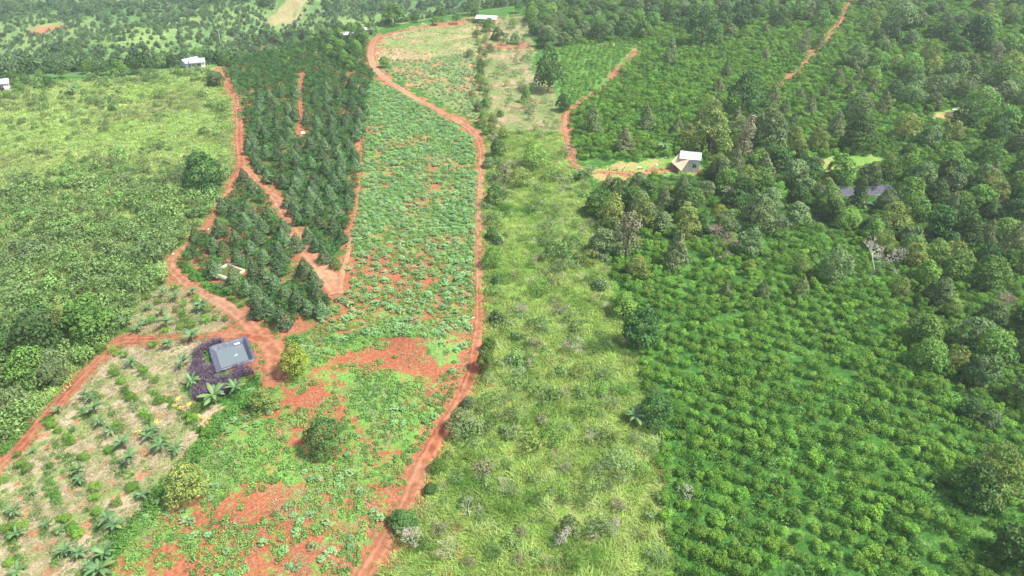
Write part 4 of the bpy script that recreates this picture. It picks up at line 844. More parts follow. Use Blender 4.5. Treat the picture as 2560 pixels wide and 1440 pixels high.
stuff('plot_weeds', 'small green weeds dotting the pale ground of the banana plot', 'weeds', lw, RNG.uniform(.35, .8, len(lw)), PR['weed'], 'plotweed')
# shrubs: dense on the lower hillside, sparse above
s1 = grid('lefthill', 2.3, .45, .2, clear=.7); s1 = s1[RNG.uniform(0, 1, len(s1)) < np.clip(1.25*ss(168, 92, s1[:, 1])+.05-1.5*(fbm(s1[:, 0]/14, s1[:, 1]/14, 71, 2)-.45), 0, 1)]
s2 = grid('lefthill', 3.4, .48, .2, clear=.8); s2 = s2[RNG.uniform(0, 1, len(s2)) < .6*(fbm(s2[:, 0]/20, s2[:, 1]/20, 73, 2) > .42)]
s1 = s1[far_from(s1, TREES, 1.5)]
sh = np.vstack([s1, s2]); shs = np.concatenate([RNG.uniform(.7, 1.7, len(s1)), RNG.uniform(.4, 1.1, len(s2))])
single_or_stuff('shrub', 'hillside_shrubs', 'leafy light green shrub in the thick scrub of the lower left hillside', 'smaller shrubs dotted over the upper left grassy hillside', 'shrub', 'shrubs of the lower left hillside', sh, shs, PR['shrub'], limit=40)
# shrubs in the grass strip: placed by eye
SB = Z(850, 480, 2.977, [(1560,230,60),(1650,450,95),(1620,560,80),(1480,720,80),(1600,650,60),(1850,500,80),(1350,860,50),(1640,870,70),(1930,1130,85),(1700,940,60),(1740,1120,70),(1410,1240,50),(1330,1330,50),(1200,930,40),(1780,1330,80),(1960,1350,70),(1860,640,40),(1450,1120,60),(1100,1380,50)])
SB += Z(850, 960, 2.977, [(1440,440,95),(1600,400,90),(1830,200,85),(1930,40,75),(2200,420,65),(2060,600,120),(1900,650,75),(2230,640,70),(1960,1050,110),(1150,1250,65),(1740,1330,75),(1540,1330,45),(2370,1280,80),(740,1080,65),(1060,640,90),(1350,1080,45),(1140,250,60),(1120,450,40),(2140,50,50),(1680,620,50),(1280,800,60),(1450,860,60),(1800,880,60),(2080,900,70),(1050,980,45),(600,1180,60),(720,1290,55),(950,1330,50),(1620,1160,60),(2000,760,50),(870,700,55),(1240,600,40),(2280,1130,60),(1500,250,50),(1260,90,50),(1700,340,50),(2350,60,50),(1330,1300,50)])
SB += [(1420,375,20),(1380,440,22),(1460,430,18),(1230,340,16),(1290,410,16),(1395,520,14),(1270,520,12),(1440,560,14),(1500,640,18),(1360,640,16)]
for i, (a, b, c) in enumerate(SB):
    tree(a, b, (c/1 if c < 23 else c/2.977)*1.25, 'scrub', 'grey green wispy shrub standing in the tall grass strip', 'shrubs in the grass strip', cat='shrub', hs=.8)
sg = grid('strip', 2.5, .48, .2, clear=1.0); sg = sg[(RNG.uniform(0, 1, len(sg)) < np.clip(2.6*(fbm(sg[:, 0]/9, sg[:, 1]/9, 97, 2)-.36), .08, .95)) & far_from(sg, TREES, 1.7)]
for q in sg:
    o = obj('shrub', PR['shrub'][int(RNG.integers(5))], None, q, RNG.uniform(0, 6), RNG.uniform(.5, 1.15)); tag(o, 'leafy green bush standing in the tall grass strip', 'shrub', 'leafy bushes in the grass strip')
yd = grid('yard', 3.4, .45, .2, clear=1.0); yd = yd[(RNG.uniform(0, 1, len(yd)) < .35)]
for q in yd: plant(q, RNG.uniform(.5, 1.0), 'scrub', 'wispy grey green shrub in the dry yard below the white roofed house', 'shrubs in the dry yard', cat='shrub')
hd = T([(1190,60),(1190,110),(1192,160),(1196,210),(1205,260),(1215,310),(1222,340)], [1]*7)[0]
for q in hd[::2]:
    for j in range(2):
        w_ = q+RNG.normal(0, 1.7, 2); w_ = np.array([w_[0]+1.4, w_[1], 0]); w_[2] = H(w_[0], w_[1]); plant(w_, RNG.uniform(.3, .6), ['round', 'grey', 'olive'][j if RNG.uniform() < .6 else 2], 'bushy green tree of the hedge dividing the dry yard from the upper plot', 'trees of the upper dividing hedge')
lv = T([(562,180),(578,200),(592,230),(603,262),(610,300)], [1]*5)[0]
for q in lv[::1]: 
    w_ = np.array([q[0]+RNG.normal(0, .5)+.6, q[1], 0]); w_[2] = H(w_[0], w_[1]); o = obj('shrub', PR['shrub'][int(RNG.integers(5))], None, w_, RNG.uniform(0, 6), RNG.uniform(.5, .8)); tag(o, 'pale green leafy bush in the row between the left red track and the orchard', 'shrub', 'bush row beside the left track')

# ------------------------------------------------------------------ citrus / coffee bushes of the banana plots
bb = Z(0, 960, 2.977, [(920,30),(980,90),(1180,120),(1070,220),(1120,260),(860,290),(890,330),(620,535),(810,480),(380,300),(430,340),(360,270),(500,390),(530,420),(160,590),(210,630),(20,700),(715,770),(480,990),(530,1060),(580,1120),(550,1090),(1400,230),(1430,260),(1490,330),(1530,360),(1480,180),(720,940),(130,520),(970,770),(860,880),(60,1080),(160,1070),(60,1320),(700,830)])
bb += Z(0, 480, 2.977, [(1095,780),(1370,830),(1350,900),(1380,940),(1530,950),(1600,930),(1680,940),(1140,950),(1310,870),(1540,880),(1300,710),(1200,660),(1460,790),(1180,810),(1140,1140),(870,1190),(930,1210),(830,1170),(860,1350),(900,1400),(1050,1310),(1100,1360),(1350,1000),(1420,990),(1230,1020),(840,1320),(1080,1330),(1150,1390)])
def at(px_, py_, lift=0): return P([px_], [py_], lift)[0]
for (a, b) in bb:
    q = at(a, b, .5); o = obj('fruit_bush', PR['coffee'][int(RNG.integers(8))], None, q, RNG.uniform(0, 6), RNG.uniform(.42, .62)); tag(o, 'small dark green bush planted in the dry pale rows of the banana plots', 'bush', 'bushes in the banana plots')

# ------------------------------------------------------------------ banana plants
def leaf_strip(rng, L=2.3, wd=.21, arch=1.0, lift=1.0):
    seg = 7; V = []; T_ = []; t0 = rng.uniform(0, 1)
    for k in range(seg+1):
        t = k/seg; x = L*(t-.22*arch*t*t); z = L*(lift*.62*t-.75*arch*t*t); w_ = wd*(math.sin(math.pi*min(1, .10+t*.92))**.6)
        V += [(x, -w_, z-.10*w_/wd), (x, 0, z), (x, w_, z-.10*w_/wd)]; T_ += [t0, min(1, t0+.3), t0]
    F = [];
    for k in range(seg):
        for j in range(2): F.append([3*k+j, 3*k+3+j, 3*k+4+j, 3*k+1+j])
    return mesh('leaf', np.array(V), np.array(F), M['banana'], T_)
BL = [leaf_strip(np.random.default_rng(300+i), L=1.9+.15*(i % 3), arch=.75+.18*(i % 4), lift=.9+.25*(i % 3)) for i in range(6)]
_v, _f = tube((0, 0, -.2), (0, 0, 1.3), .14, .08, 7); BST = mesh('stem', _v, _f, M['stem'])
def banana(px_, py_, s, label, group, n=10):
    q = at(px_, py_, 1.0*s); r = bpy.data.objects.new('banana_plant', None); COL.objects.link(r); r.location = q; r.rotation_euler[2] = RNG.uniform(0, 6.28); r.scale = (s, s, s); tag(r, label, 'banana plant', group)
    c = bpy.data.objects.new('stem', BST); COL.objects.link(c); c.parent = r
    for k in range(n):
        c = bpy.data.objects.new('leaf', BL[int(RNG.integers(6))]); COL.objects.link(c); c.parent = r; c.location = (0, 0, 1.15+.02*k); c.rotation_euler = (RNG.normal(0, .25), -RNG.uniform(-.1, .75)*(k/n), k*2.4+RNG.normal(0, .2)); z_ = RNG.uniform(.75, 1.1); c.scale = (z_, z_*1.15, z_)
    return r
for a in Z(0, 960, 2.977, [(630,85,.8),(670,110,.7),(700,180,.95),(740,280,.8),(830,350,.75),(910,440,.9),(970,550,.95),(1130,350,.9),(1100,390,.7),(1200,460,.95),(1180,420,.7),(1310,490,.9),(580,640,.8),(590,720,.7),(100,950,.8),(120,1120,.7),(340,1050,.5),(450,1090,.5),(800,1010,.85),(850,1050,.8),(490,1240,.8),(580,1260,.8),(780,1270,1.0),(700,1370,.8),(1060,830,.75),(430,190,.7),(550,330,.5),(130,1400,.7),(250,810,.4),(245,500,.4),(1010,170,.5)]):
    banana(a[0], a[1], a[2]*.9, 'banana plant in the dry terraced plot at the lower left', 'banana plants of the terraced plot')
for a in Z(0, 480, 2.977, [(1210,750,.9),(1300,780,.95),(1430,740,.8),(1510,840,1.0),(1480,860,.8),(1100,860,.65),(1200,890,.85),(940,970,.95),(1030,1010,.9),(1080,970,.7),(1240,970,1.1)]):
    banana(a[0], a[1], a[2]*.9, 'banana plant in the small triangular plot above the lower left track', 'banana plants of the triangular plot')
for (a, b, s, lb) in ((480,842,.95,'blue green banana plant on the track edge just above the purple grass'), (420,860,.75,'pale banana plant below the track, left of the purple grass'), (328,907,.75,'light green banana plant leaning at the left of the terraced plot'), (457,906,.85,'banana plant tucked against the left side of the purple grass'), (480,955,.8,'banana plant at the lower left foot of the purple grass'),
   (535,993,1.15,'dark green banana plant against the lower end of the purple grass'), (588,972,.85,'pale leafed banana plant on the green bank below the pond'), (1588,1045,1.05,'lone banana plant on the edge between grass strip and coffee'), (1660,368,1.25,'tall banana plant standing left of the hut'), (1465,432,1.2,'thick silvery banana clump at the left end of the hut yard'), (1448,440,1.0,'left half of the silvery banana clump beside the hut yard path'), (1480,425,1.0,'right upper stem of the silvery banana clump by the yard'),
   (2205,502,1.1,'yellowish banana plant on the near bank of the black lined pond, right one'), (2160,515,1.0,'drooping pale banana plant on the near bank of the black lined pond, left one'), (2260,472,.9,'orange yellow banana plant right behind the black lined pond'), (873,68,1.3,'banana plant behind the small white roof near the top'), (180,225,1.5,'banana plant among bushes on the upper left hillside'), (250,1425,.9,'banana plant at the bottom edge beside the green field')):
    banana(a, b, s, lb, None, 11)

# ------------------------------------------------------------------ dead and bare trees
def dead(px_, py_, s, label, name='dead_tree', me=None, rot=(0, 0), **k):
    q = at(px_, py_, 0); o = obj(name, me or dead_tree(**k), None, q, RNG.uniform(0, 6), s*.72); o.rotation_euler[0], o.rotation_euler[1] = rot; tag(o, label, 'dead tree'); return o
dead(2168, 706, 1.55, 'white bare dead tree with many forked limbs at the bright grass gap', seed=8, h=7.6, spread=2.5, depth=5, r=.22, thin=.028)
dead(1783, 640, 1.5, 'brown and white bare twiggy tree at the front of the middle wood', seed=9, h=6.6, spread=3.4, depth=5, r=.16, thin=.026, mat='deadbrown')
dead(2112, 560, .9, 'pale bare branch tangle in the wood below the black lined pond', seed=12, h=4.5, spread=4.5, depth=4, r=.12, thin=.03)
dead(1480, 1300, 1.0, 'pale fallen dead tree with spreading limbs lying in the lower grass strip', seed=17, h=6.0, spread=3.4, depth=5, r=.12, thin=.022, rot=(1.0, -.5))
dead(1415, 1360, 1.0, 'grey twiggy dead bush right below the fallen dead tree', seed=18, h=3.5, spread=4, depth=5, r=.06, thin=.02)
dead(1032, 1372, 1.0, 'white spiky dead bush beside the track near the bottom', seed=21, h=4.2, spread=3.2, depth=5, r=.08, thin=.02)
dead(1010, 1345, .8, 'smaller white dead sapling touching the red track near the bottom', seed=22, h=3.6, spread=2.6, depth=4, r=.07, thin=.02)
dead(1305, 1340, .8, 'grey brown dead bush in the lower grass strip', seed=23, h=3.2, spread=3.4, depth=5, r=.05, thin=.02, mat='deadbrown')
dead(1708, 1245, .9, 'white bare bush at the left border of the coffee rows', seed=25, h=3.6, spread=3.4, depth=5, r=.08, thin=.022)
dead(1437, 885, 1.0, 'grey bare tree in the middle of the grass strip', seed=27, h=4.4, spread=3.0, depth=5, r=.08, thin=.02)
dead(1325, 925, .8, 'thin grey bare bush in the grass strip near the very straight track', seed=29, h=3.4, spread=3.2, depth=4, r=.06, thin=.02)
dead(1305, 785, .9, 'faint grey dead bush in the pale grass near the fallen trunk', seed=31, h=3.2, spread=3.2, depth=5, r=.05, thin=.02)
dead(2500, 790, 1.1, 'brown bare twiggy tree among dark trees at the right edge', seed=33, h=6, spread=3.2, depth=5, r=.12, thin=.028, mat='deadbrown')
dead(2470, 545, 1.0, 'brownish bare tree in the wood near the right edge', seed=35, h=6, spread=3.2, depth=4, r=.12, thin=.03, mat='deadbrown')
dead(1820, 500, 1.0, 'bare grey tree at the red clearing in the middle wood', seed=37, h=5.5, spread=3.2, depth=4, r=.12, thin=.03)
dead(1438, 392, 1.0, 'small white barked sapling beside the red footpath above the yard', seed=39, h=2.6, spread=2.0, depth=2, r=.09, thin=.04)
dead(2548, 548, 1.2, 'slanting pale dead trunk at the right edge of the wood', seed=41, h=7.5, spread=2.0, depth=2, r=.16, thin=.05, rot=(.1, .35))
dead(745, 55 if False else 72, 1.0, 'tall pale bare trunk on the far side of the crest', seed=43, h=9, spread=2, depth=2, r=.2, thin=.06)
dead(1512, 130, 1.0, 'bare grey bush at the foot of the dark grove near the yard', seed=45, h=5, spread=3.4, depth=4, r=.1, thin=.035, mat='deadbrown')
tw = grid('strip', 5.2, .48, .2, clear=1.5); tw = tw[(RNG.uniform(0, 1, len(tw)) < .42) & infrm(tw, 0)[0]]
for i, q in enumerate(tw):
    me = (PR['twig']+PR['twigb'])[i % 5]; o = obj('dead_bush', me, None, q, RNG.uniform(0, 6), RNG.uniform(.6, 1.0)); tag(o, 'thin leafless grey bush poking out of the tall grass strip', 'dead bush', 'leafless bushes in the grass strip')
# fallen trunk by the straight track
V, F = joinVF([tube((0, 0, .2), (2.6, -1.0, .35), .10, .05, 6), tube((1.4, -.5, .25), (2.4, .4, .6), .05, .02, 5), tube((1.9, -.7, .3), (2.9, -1.9, .4), .04, .015, 5)])
q = at(1252, 800); o = obj('fallen_trunk', mesh('fallen_trunk', V, F, M['deadwood']), None, q, -.3); tag(o, 'grey fallen trunk lying in the grass beside the straight track', 'fallen trunk')

# ------------------------------------------------------------------ purple grass around the pond
PP = [make_grass('purple_grass', 400+i, 75, 1.15, .05, 'purple', spread=.3, arch=1.0, seg=4, up=2.1) for i in range(3)]
pg = Z(450, 820, 6.856, [(640,190),(590,230),(520,250),(450,260),(390,290),(430,330),(300,360),(270,420),(330,440),(260,530),(330,540),(400,520) if False else (300,590),(200,640),(290,680),(380,650),(480,640),(420,720),(250,760),(340,800),(430,810),(520,760),(560,850),(470,880),(380,900),(330,960),(420,980),(520,940),(600,930),(640,840),(720,850),(700,950),(760,1040),(800,900),(880,870),(840,800),(930,800),(980,750),(1060,720),(1040,660),(1130,680),(1170,730),(560,1020),(450,1070),(330,1060),(280,1120),(370,1150),(260,1050),(500,700),(700,1060),(620,1010),(920,930),(1000,640)])
for a in pg:
    q = at(a[0], a[1], .75); u = 1
    o = obj('purple_grass', PP[int(RNG.integers(3))], None, q, RNG.uniform(0, 6), RNG.uniform(.8, 1.1)); tag(o, 'dark purple arching grass clump in the hedge around the pond', 'purple grass', 'purple grass clumps around the pond')
for a in Z(450, 820, 6.856, [(430,450,.7),(470,500,.6),(540,400,.4)]):
    q = at(a[0], a[1]); o = obj('weed_clump', PR['under'][int(RNG.integers(3))], None, q, 0, a[2]*1.5); tag(o, 'bright green weed clump between the purple grass and the pond lining', 'weeds', 'weeds by the pond lining')
for i, a in enumerate(Z(450, 820, 6.856, [(1230,340,.7),(1320,300,.6),(1420,600,.7),(1320,700,.5),(1510,815,.5),(1380,400,.4)])):
    q = at(a[0], a[1]); o = obj('weed_clump', PR['weed'][i % 4], None, q, i, a[2]*1.6); tag(o, 'low green weed patch on the bare red ground right of the pond', 'weeds', 'weed patches beside the pond')

# ------------------------------------------------------------------ ponds
def liner_mat(name, a, b, rough=.42):
    m, n, l = new_mat(name); p = n.new('ShaderNodeBsdfPrincipled'); p.inputs['Roughness'].default_value = rough; p.inputs['Specular IOR Level'].default_value = .6
    tc = n.new('ShaderNodeTexCoord'); no = n.new('ShaderNodeTexNoise'); no.inputs['Scale'].default_value = 1.6; no.inputs['Detail'].default_value = 5; no.inputs['Distortion'].default_value = 1.6; l.new(tc.outputs['Object'], no.inputs['Vector'])
    mx = n.new('ShaderNodeMix'); mx.data_type = 'RGBA'; mx.inputs[6].default_value = rgb(a); mx.inputs[7].default_value = rgb(b); l.new(no.outputs[0], mx.inputs[0]); l.new(mx.outputs[2], p.inputs['Base Color'])
    bm = n.new('ShaderNodeBump'); bm.inputs['Strength'].default_value = .8; bm.inputs['Distance'].default_value = .12; l.new(no.outputs[0], bm.inputs['Height']); l.new(bm.outputs[0], p.inputs['Normal'])
    o = n.new('ShaderNodeOutputMaterial'); l.new(p.outputs[0], o.inputs[0]); return m
def water_mat(name, c, rough=.12, spec=.5):
    m, n, l = new_mat(name); p = n.new('ShaderNodeBsdfPrincipled'); p.inputs['Base Color'].default_value = rgb(c); p.inputs['Roughness'].default_value = rough; p.inputs['Specular IOR Level'].default_value = spec
    o = n.new('ShaderNodeOutputMaterial'); l.new(p.outputs[0], o.inputs[0]); return m
LM2 = liner_mat('dark_plastic_liner', (.016, .019, .034), (.05, .055, .08), .7)
LM = liner_mat('black_plastic_liner', (.035, .04, .06), (.10, .11, .15), .55)
def pond(name, pit, zref, rim, drop, depthw, wcol, label, wname='water', wlabel=None, seed=0, inset=.9, lm=None):
    cx, cy, a, b, rz, dep = pit; rng = np.random.default_rng(seed); r = bpy.data.objects.new(name, None); COL.objects.link(r); r.location = (cx, cy, zref); r.rotation_euler[2] = rz; tag(r, label, 'pond')
    n = 96; th = np.linspace(0, 2*math.pi, n, endpoint=False)
    def ring(ra, rb, z, jit=0):
        e = 20.0; c, s = np.cos(th), np.sin(th); k = (np.abs(c)**e+np.abs(s)**e)**(-1/e); x = ra*k*c; y = rb*k*s
        w_ = 1+jit*(fbm(th*6, th*0+z*3, seed, 3)-.5); return np.stack([x*w_, y*w_, np.full(n, z)+jit*2*(fbm(th*9, th*0+5+z, seed+3, 2)-.5)], 1)
    rings = [ring(a+rim, b+rim, -.12, .09), ring(a+rim*.7, b+rim*.7, .05, .09), ring(a+.02, b+.02, .07, .05), ring(a-.06, b-.06, .0, .03), ring(a-inset*.6, b-inset*.6, -drop*.6, .05), ring(a-inset, b-inset, -drop-.15, .0), ring(a-inset-.5, b-inset-.5, -drop-.3, 0)]
    V = np.vstack(rings); F = []
    for k in range(len(rings)-1):
        for i in range(n): F.append([k*n+i, k*n+(i+1) % n, (k+1)*n+(i+1) % n, (k+1)*n+i])
    lv_ = mesh('liner', V, np.array(F), lm or LM, None, False); obj('liner', lv_, r)
    wv = ring(a-inset*.95, b-inset*.95, -drop, 0); me = bpy.data.meshes.new(wname); me.from_pydata([tuple(v) for v in wv], [], [list(range(n))]); me.materials.append(water_mat(wname, wcol)); obj(wname, me, r)
    return r
z1 = float(np.max(H(np.array([POND1[0]+i for i in (-4.2, 4.2)]), np.array([POND1[1]]*2))))+.1
pond('pond', POND1, z1, .32, .62, .2, (.13, .155, .16), 'small rectangular pond lined with black plastic holding grey water', seed=2, inset=.55)
z2 = -.3+float(H(np.array([POND2[0]+10.]), np.array([POND2[1]+5.5]))[0])+.2
pond('pond', POND2, z2, .9, 1.5, .2, (.10, .13, .045), 'black lined pond with green water hidden in the wood at the right', seed=6, inset=1.5, lm=LM2)
for i, (a, b, c) in enumerate(Z(450, 824, 6.856, [(955,310,.16),(990,300,.2),(1022,292,.16)])):
    q = at(a, b); v, f = box(0, 0, 0, .28, .2, .2); v += RNG.normal(0, .02, v.shape); o = obj('float', mesh('float', v, f, plain('white_foam%d' % i if False else 'white_foam', (.8, .8, .78))), None, (q[0], q[1], z1-.42), i); tag(o, ['left', 'middle', 'right'][i]+' one of three white floats at the far corner of the small pond', 'float')
q = at(450+1010/6.856, 820+545/6.856); v, f = joinVF([box(0, 0, 0, .5, .07, .05), box(.15, .12, 0, .07, .3, .05)]); o = obj('stick', mesh('stick', v, f, plain('white_stick', (.7, .72, .72))), None, (q[0], q[1]-.5, z1-.58), .8); tag(o, 'white stick floating on the grey water of the small pond', 'stick')

# cistern in the triangular orchard plot
def cistern():
    cx, cy, a, b, rz, _ = CIST; z = float(H(np.array([cx]), np.array([cy]))[0])+.6; r = bpy.data.objects.new('cistern', None); COL.objects.link(r); r.location = (cx, cy, z); r.rotation_euler[2] = rz
    tag(r, 'concrete water cistern with pale rim and olive water among the durian trees', 'cistern')
    cm = plain('pale_concrete', (.44, .41, .29), (.32, .30, .2), 2, .85); P_ = [box(0, b+.09, -.35, 2*a+.36, .18, 1.1), box(0, -b-.16, -.35, 2*a+.36, .32, 1.1), box(a+.09, 0, -.352, .178, 2*b, 1.1), box(-a-.2, 0, -.352, .40, 2*b, 1.1)]
    V, F = joinVF(P_); obj('rim_wall', mesh('rim_wall', V, F, cm), r); V = np.array([[-a, -b, 0], [a, -b, 0], [a, b, 0], [-a, b, 0]], float); V[:, 2] = -.12; obj('water', mesh('water', V, np.array([[0, 1, 2, 3]]), water_mat('olive_water', (.085, .085, .02))), r)
    V, F = joinVF([tube((-a-.1, b, .25), (-a+1.0, b+.4, .3), .03, .03, 6), tube((-a+1.0, b+.4, .3), (-a+1.0, b+.4, -.4), .03, .03, 6)]); obj('pipe', mesh('pipe', V, F, plain('grey_pipe', (.45, .45, .47))), r)
cistern()
def sacks(px_, py_, label, cols, seed, name='tarpaulin'):
    rng = np.random.default_rng(seed); q = at(px_, py_); g = 9; X, Y = np.meshgrid(np.linspace(-.8, .8, g), np.linspace(-.6, .6, g)); Zz = .55*np.exp(-(X**2+Y**2)*1.6)+rng.uniform(0, .16, X.shape); X = X+rng.normal(0, .05, X.shape)
    i = np.arange(g-1)[:, None]*g+np.arange(g-1)[None]; F = np.stack([i, i+1, i+g+1, i+g], -1).reshape(-1, 4); o = obj(name, mesh(name, np.stack([X, Y, Zz], -1).reshape(-1, 3), F, plain(name+'_cloth', cols[0], cols[1], 2.5, .7)), None, q, seed, .8); tag(o, label, name); return o
sacks(550, 664, 'white sheet heaped over a pump beside the cistern', ((.8, .77, .70), (.45, .35, .33)), 3, 'sheet')
sacks(750, 628, 'white and dark rubbish heap at the edge of the wide orchard track', ((.75, .72, .7), (.06, .05, .07)), 4, 'rubbish_heap')
sacks(757, 334, 'white sack pile at the lower end of the short orchard path', ((.8, .8, .78), (.7, .7, .7)), 5, 'sack_pile')
sacks(1598, 418, 'white sheet lying on the grass of the hut yard', ((.8, .8, .8), (.7, .7, .7)), 6, 'sheet').scale = (.5, .5, .2)
sacks(1665, 394, 'small white scrap lying between the banana plant and the hut', ((.8, .8, .8), (.7, .7, .7)), 7, 'sheet').scale = (.4, .4, .2)
sacks(1642, 412, 'pale scrap of sheet in the yard just left of the hut', ((.75, .72, .66), (.7, .7, .7)), 8, 'sheet').scale = (.5, .3, .2)
sacks(2395, 276, 'pale scattered sheets on the upper edge of the bare clearing', ((.7, .7, .68), (.5, .45, .4)), 9, 'sheet').scale = (1.6, .9, .3)
sacks(1182, 795, 'white scrap on the left verge of the straight track', ((.8, .78, .7), (.7, .7, .7)), 10, 'sheet').scale = (.3, .2, .2)
# pale stones along the left track
SM = plain('pale_stone', (.62, .50, .42), (.5, .38, .3)); sv, sf = box(0, 0, 0, .5, .4, .3); sv = sv*(1+.25*np.random.default_rng(3).normal(0, .4, sv.shape)); SME = mesh('stone', sv, sf, SM)
for (a, b) in [(558,197),(562,208),(590,296),(593,272),(586,468),(521,574),(433,636),(690,512),(705,515),(718,530),(730,545)]:
    o = obj('stone', SME, None, at(a, b)+np.array([0, 0, .08]), RNG.uniform(0, 6), RNG.uniform(.5, 1.0)); tag(o, 'pale stone lying on the edge of the left red tracks', 'stone', 'stones on the left tracks')
# golden leafed seedlings lying by the terraced plot
YG = [make_clump('yellow_shrub', 500+i, .55, .5, 90, .26, 'yellow', aspect=.4) for i in range(2)]
for i, a in enumerate(Z(0, 960, 2.977, [(1300,170),(1350,190),(1410,160),(1480,240),(1510,260),(1550,290),(1560,265),(1240,90),(1330,120),(1170,290),(1040,370)])):
    o = obj('yellow_shrub', YG[i % 2], None, at(a[0], a[1]), i, RNG.uniform(.6, .95)); tag(o, 'golden yellow leafed plant at the upper right corner of the terraced plot', 'shrub', 'golden plants of the terraced plot')

# ------------------------------------------------------------------ buildings
def prism_roof(name, L, Wd, z0, rise, over, mat, parent, thick=.08, cuts=None):
    """gable roof, ridge along local x"""
    hx = L/2+over; hy = Wd/2+over; zz = z0-over*rise/(Wd/2); n = 24; V = []; F = []
    for side in (-1, 1):
        o = len(V)
        for k in range(n+1):
            x = -hx+2*hx*k/n; rip = .03*(k % 2)
            V += [(x, side*hy, zz+rip), (x, 0, z0+rise+rip), (x, side*hy, zz+rip-thick), (x, 0, z0+rise+rip-thick)]
        for k in range(n):
            a = o+4*k; b = a+4; F += [[a, b, b+1, a+1], [a+2, a+3, b+3, b+2], [a, a+2, b+2, b]]
        F += [[o, o+1, o+3, o+2], [o+4*n, o+4*n+2, o+4*n+3, o+4*n+1]]
    return obj(name, mesh(name, np.array(V, float), F, mat), parent)
def house(px_, py_, L, Wd, hgt, rise, rz, label, wallm, roofm, name='house', openings=(), base=.0, over=.35):
    q = at(px_, py_); r = bpy.data.objects.new(name, None); COL.objects.link(r); r.location = (q[0], q[1], q[2]-.1); r.rotation_euler[2] = rz; tag(r, label, name.replace('_', ' '))
    V = []; F = []
    x, y = L/2, Wd/2; V = [(-x, -y, -.4), (x, -y, -.4), (x, y, -.4), (-x, y, -.4), (-x, -y, hgt), (x, -y, hgt), (x, y, hgt), (-x, y, hgt), (-x, 0, hgt+rise-.09), (x, 0, hgt+rise-.09)]
    F = [[0, 1, 5, 4], [2, 3, 7, 6], [1, 2, 6, 9, 5], [3, 0, 4, 8, 7]]
    obj('wall', mesh('wall', np.array(V, float), F, wallm), r); prism_roof('roof', L, Wd, hgt, rise, over, roofm, r)
    for (kind, face, u, z, w_, h_) in openings:
        dk = plain('dark_opening', (.03, .03, .035), (.06, .05, .05), 3, .4); fm = plain('opening_frame', (.35, .3, .25)); rot = {'s': 0, 'e': math.pi/2, 'n': math.pi, 'w': -math.pi/2}[face]
        loc = {'s': (u, -y-.03, z), 'e': (x+.03, u, z), 'n': (u, y+.03, z), 'w': (-x-.03, u, z)}[face]
        v, f = box(0, 0, 0, w_, .05, h_); o = obj(kind, mesh(kind, v, f, dk), r, loc, rot)
        v, f = joinVF([box(0, -.03, h_/2+.04, w_+.16, .07, .08), box(0, -.03, -h_/2-.04, w_+.16, .07, .08), box(-w_/2-.04, -.03, 0, .08, .068, h_), box(w_/2+.04, -.03, 0, .08, .068, h_), box(0, -.035, 0, .05, .05, h_)]); obj('frame', mesh('frame', v, f, fm), o)
    return r
WH = plain('limewashed_wall', (.62, .61, .61), (.52, .51, .51), 1.5, .85); WR = plain('white_metal_roof', (.62, .65, .66), (.5, .53, .56), 1.2, .45); TAN = plain('tan_metal_roof', (.66, .47, .31), (.58, .40, .27), 1.0, .55); TEAL = plain('teal_metal_roof', (.26, .40, .33), (.42, .40, .31), .8, .7)
GR = plain('weathered_pale_roof', (.42, .47, .50), (.30, .34, .36), 1.5, .7); GW = plain('grey_block_wall', (.5, .47, .43), (.4, .37, .33), 2, .9); BR = plain('red_brick_wall', (.45, .22, .16), (.38, .19, .14), 3, .9)
h1 = house(1722, 420, 4.3, 4.0, 3.0, .9, R(-15), 'small white walled hut with a green metal roof in the grassy yard', WH, TEAL, 'hut', [('window', 's', 1.1, 1.6, .7, .9), ('door', 'w', -.6, .95, .9, 1.9)], over=.15)
# its lean-to of tan sheet: a steep front slope facing lower left, on posts
V = np.array([[-1.5, -4.1, .9], [-.2, -2.35, 2.95], [-1.9, .3, 4.0], [-3.9, -1.7, 1.8]]); V = np.vstack([V, V-np.array([0, 0, .07]), [[.5, -2.3, 2.95], [.2, -1.6, 3.35]]])
F = [[0, 1, 2, 3], [7, 6, 5, 4], [0, 4, 5, 1], [1, 5, 6, 2], [2, 6, 7, 3], [3, 7, 4, 0], [1, 8, 9]]
obj('porch_roof', mesh('porch_roof', V, F, TAN), h1)
for (a, b, c) in ((-1.55, -3.9, .95), (-3.75, -1.7, 1.8), (-2.6, -.3, 2.9)):
    v, f = tube((a, b, -.3), (a, b, c), .06, .06, 6); obj('post', mesh('post', v, f, M['bark']), h1)
v, f = joinVF([box(-3.9, .9, .55, 1.2, .8, .08), box(-4.3, .9, .1, .08, .7, .9), box(-3.5, .9, .1, .08, .7, .9)]); q = at(1690, 384); o = obj('table', mesh('table', v-np.array([-3.9, .9, 0]), f, plain('weathered_board', (.45, .42, .40), (.3, .28, .27))), None, q, .4); tag(o, 'weathered grey bench table at the back left corner of the hut', 'table')
house(1218, 58, 8.0, 4.6, 2.3, .8, R(-14), 'low house with a white metal roof and red brick front above the dry yard', BR, WR, 'house', [('door', 's', -1.2, .9, 1.0, 1.8), ('window', 's', 1.6, 1.2, 1.1, .9)])
house(870, 98, 4.6, 3.2, 2.2, .5, R(5), 'small shed with a white roof behind the orchard top', GW, WR, 'shed', [('door', 's', .4, .9, .9, 1.8)])
house(926, 84, 3.2, 2.4, 2.0, .4, R(12), 'tiny white roofed shed half hidden by trees at the track bend', GW, WR, 'shed', [('door', 's', .2, .8, .8, 1.6)])
house(478, 166, 4.6, 3.8, 2.0, .8, R(50), 'pale blue white roofed shed on the crest at the top of the left hillside', WH, GR, 'shed', [('door', 's', .4, .9, 1.1, 1.8)])
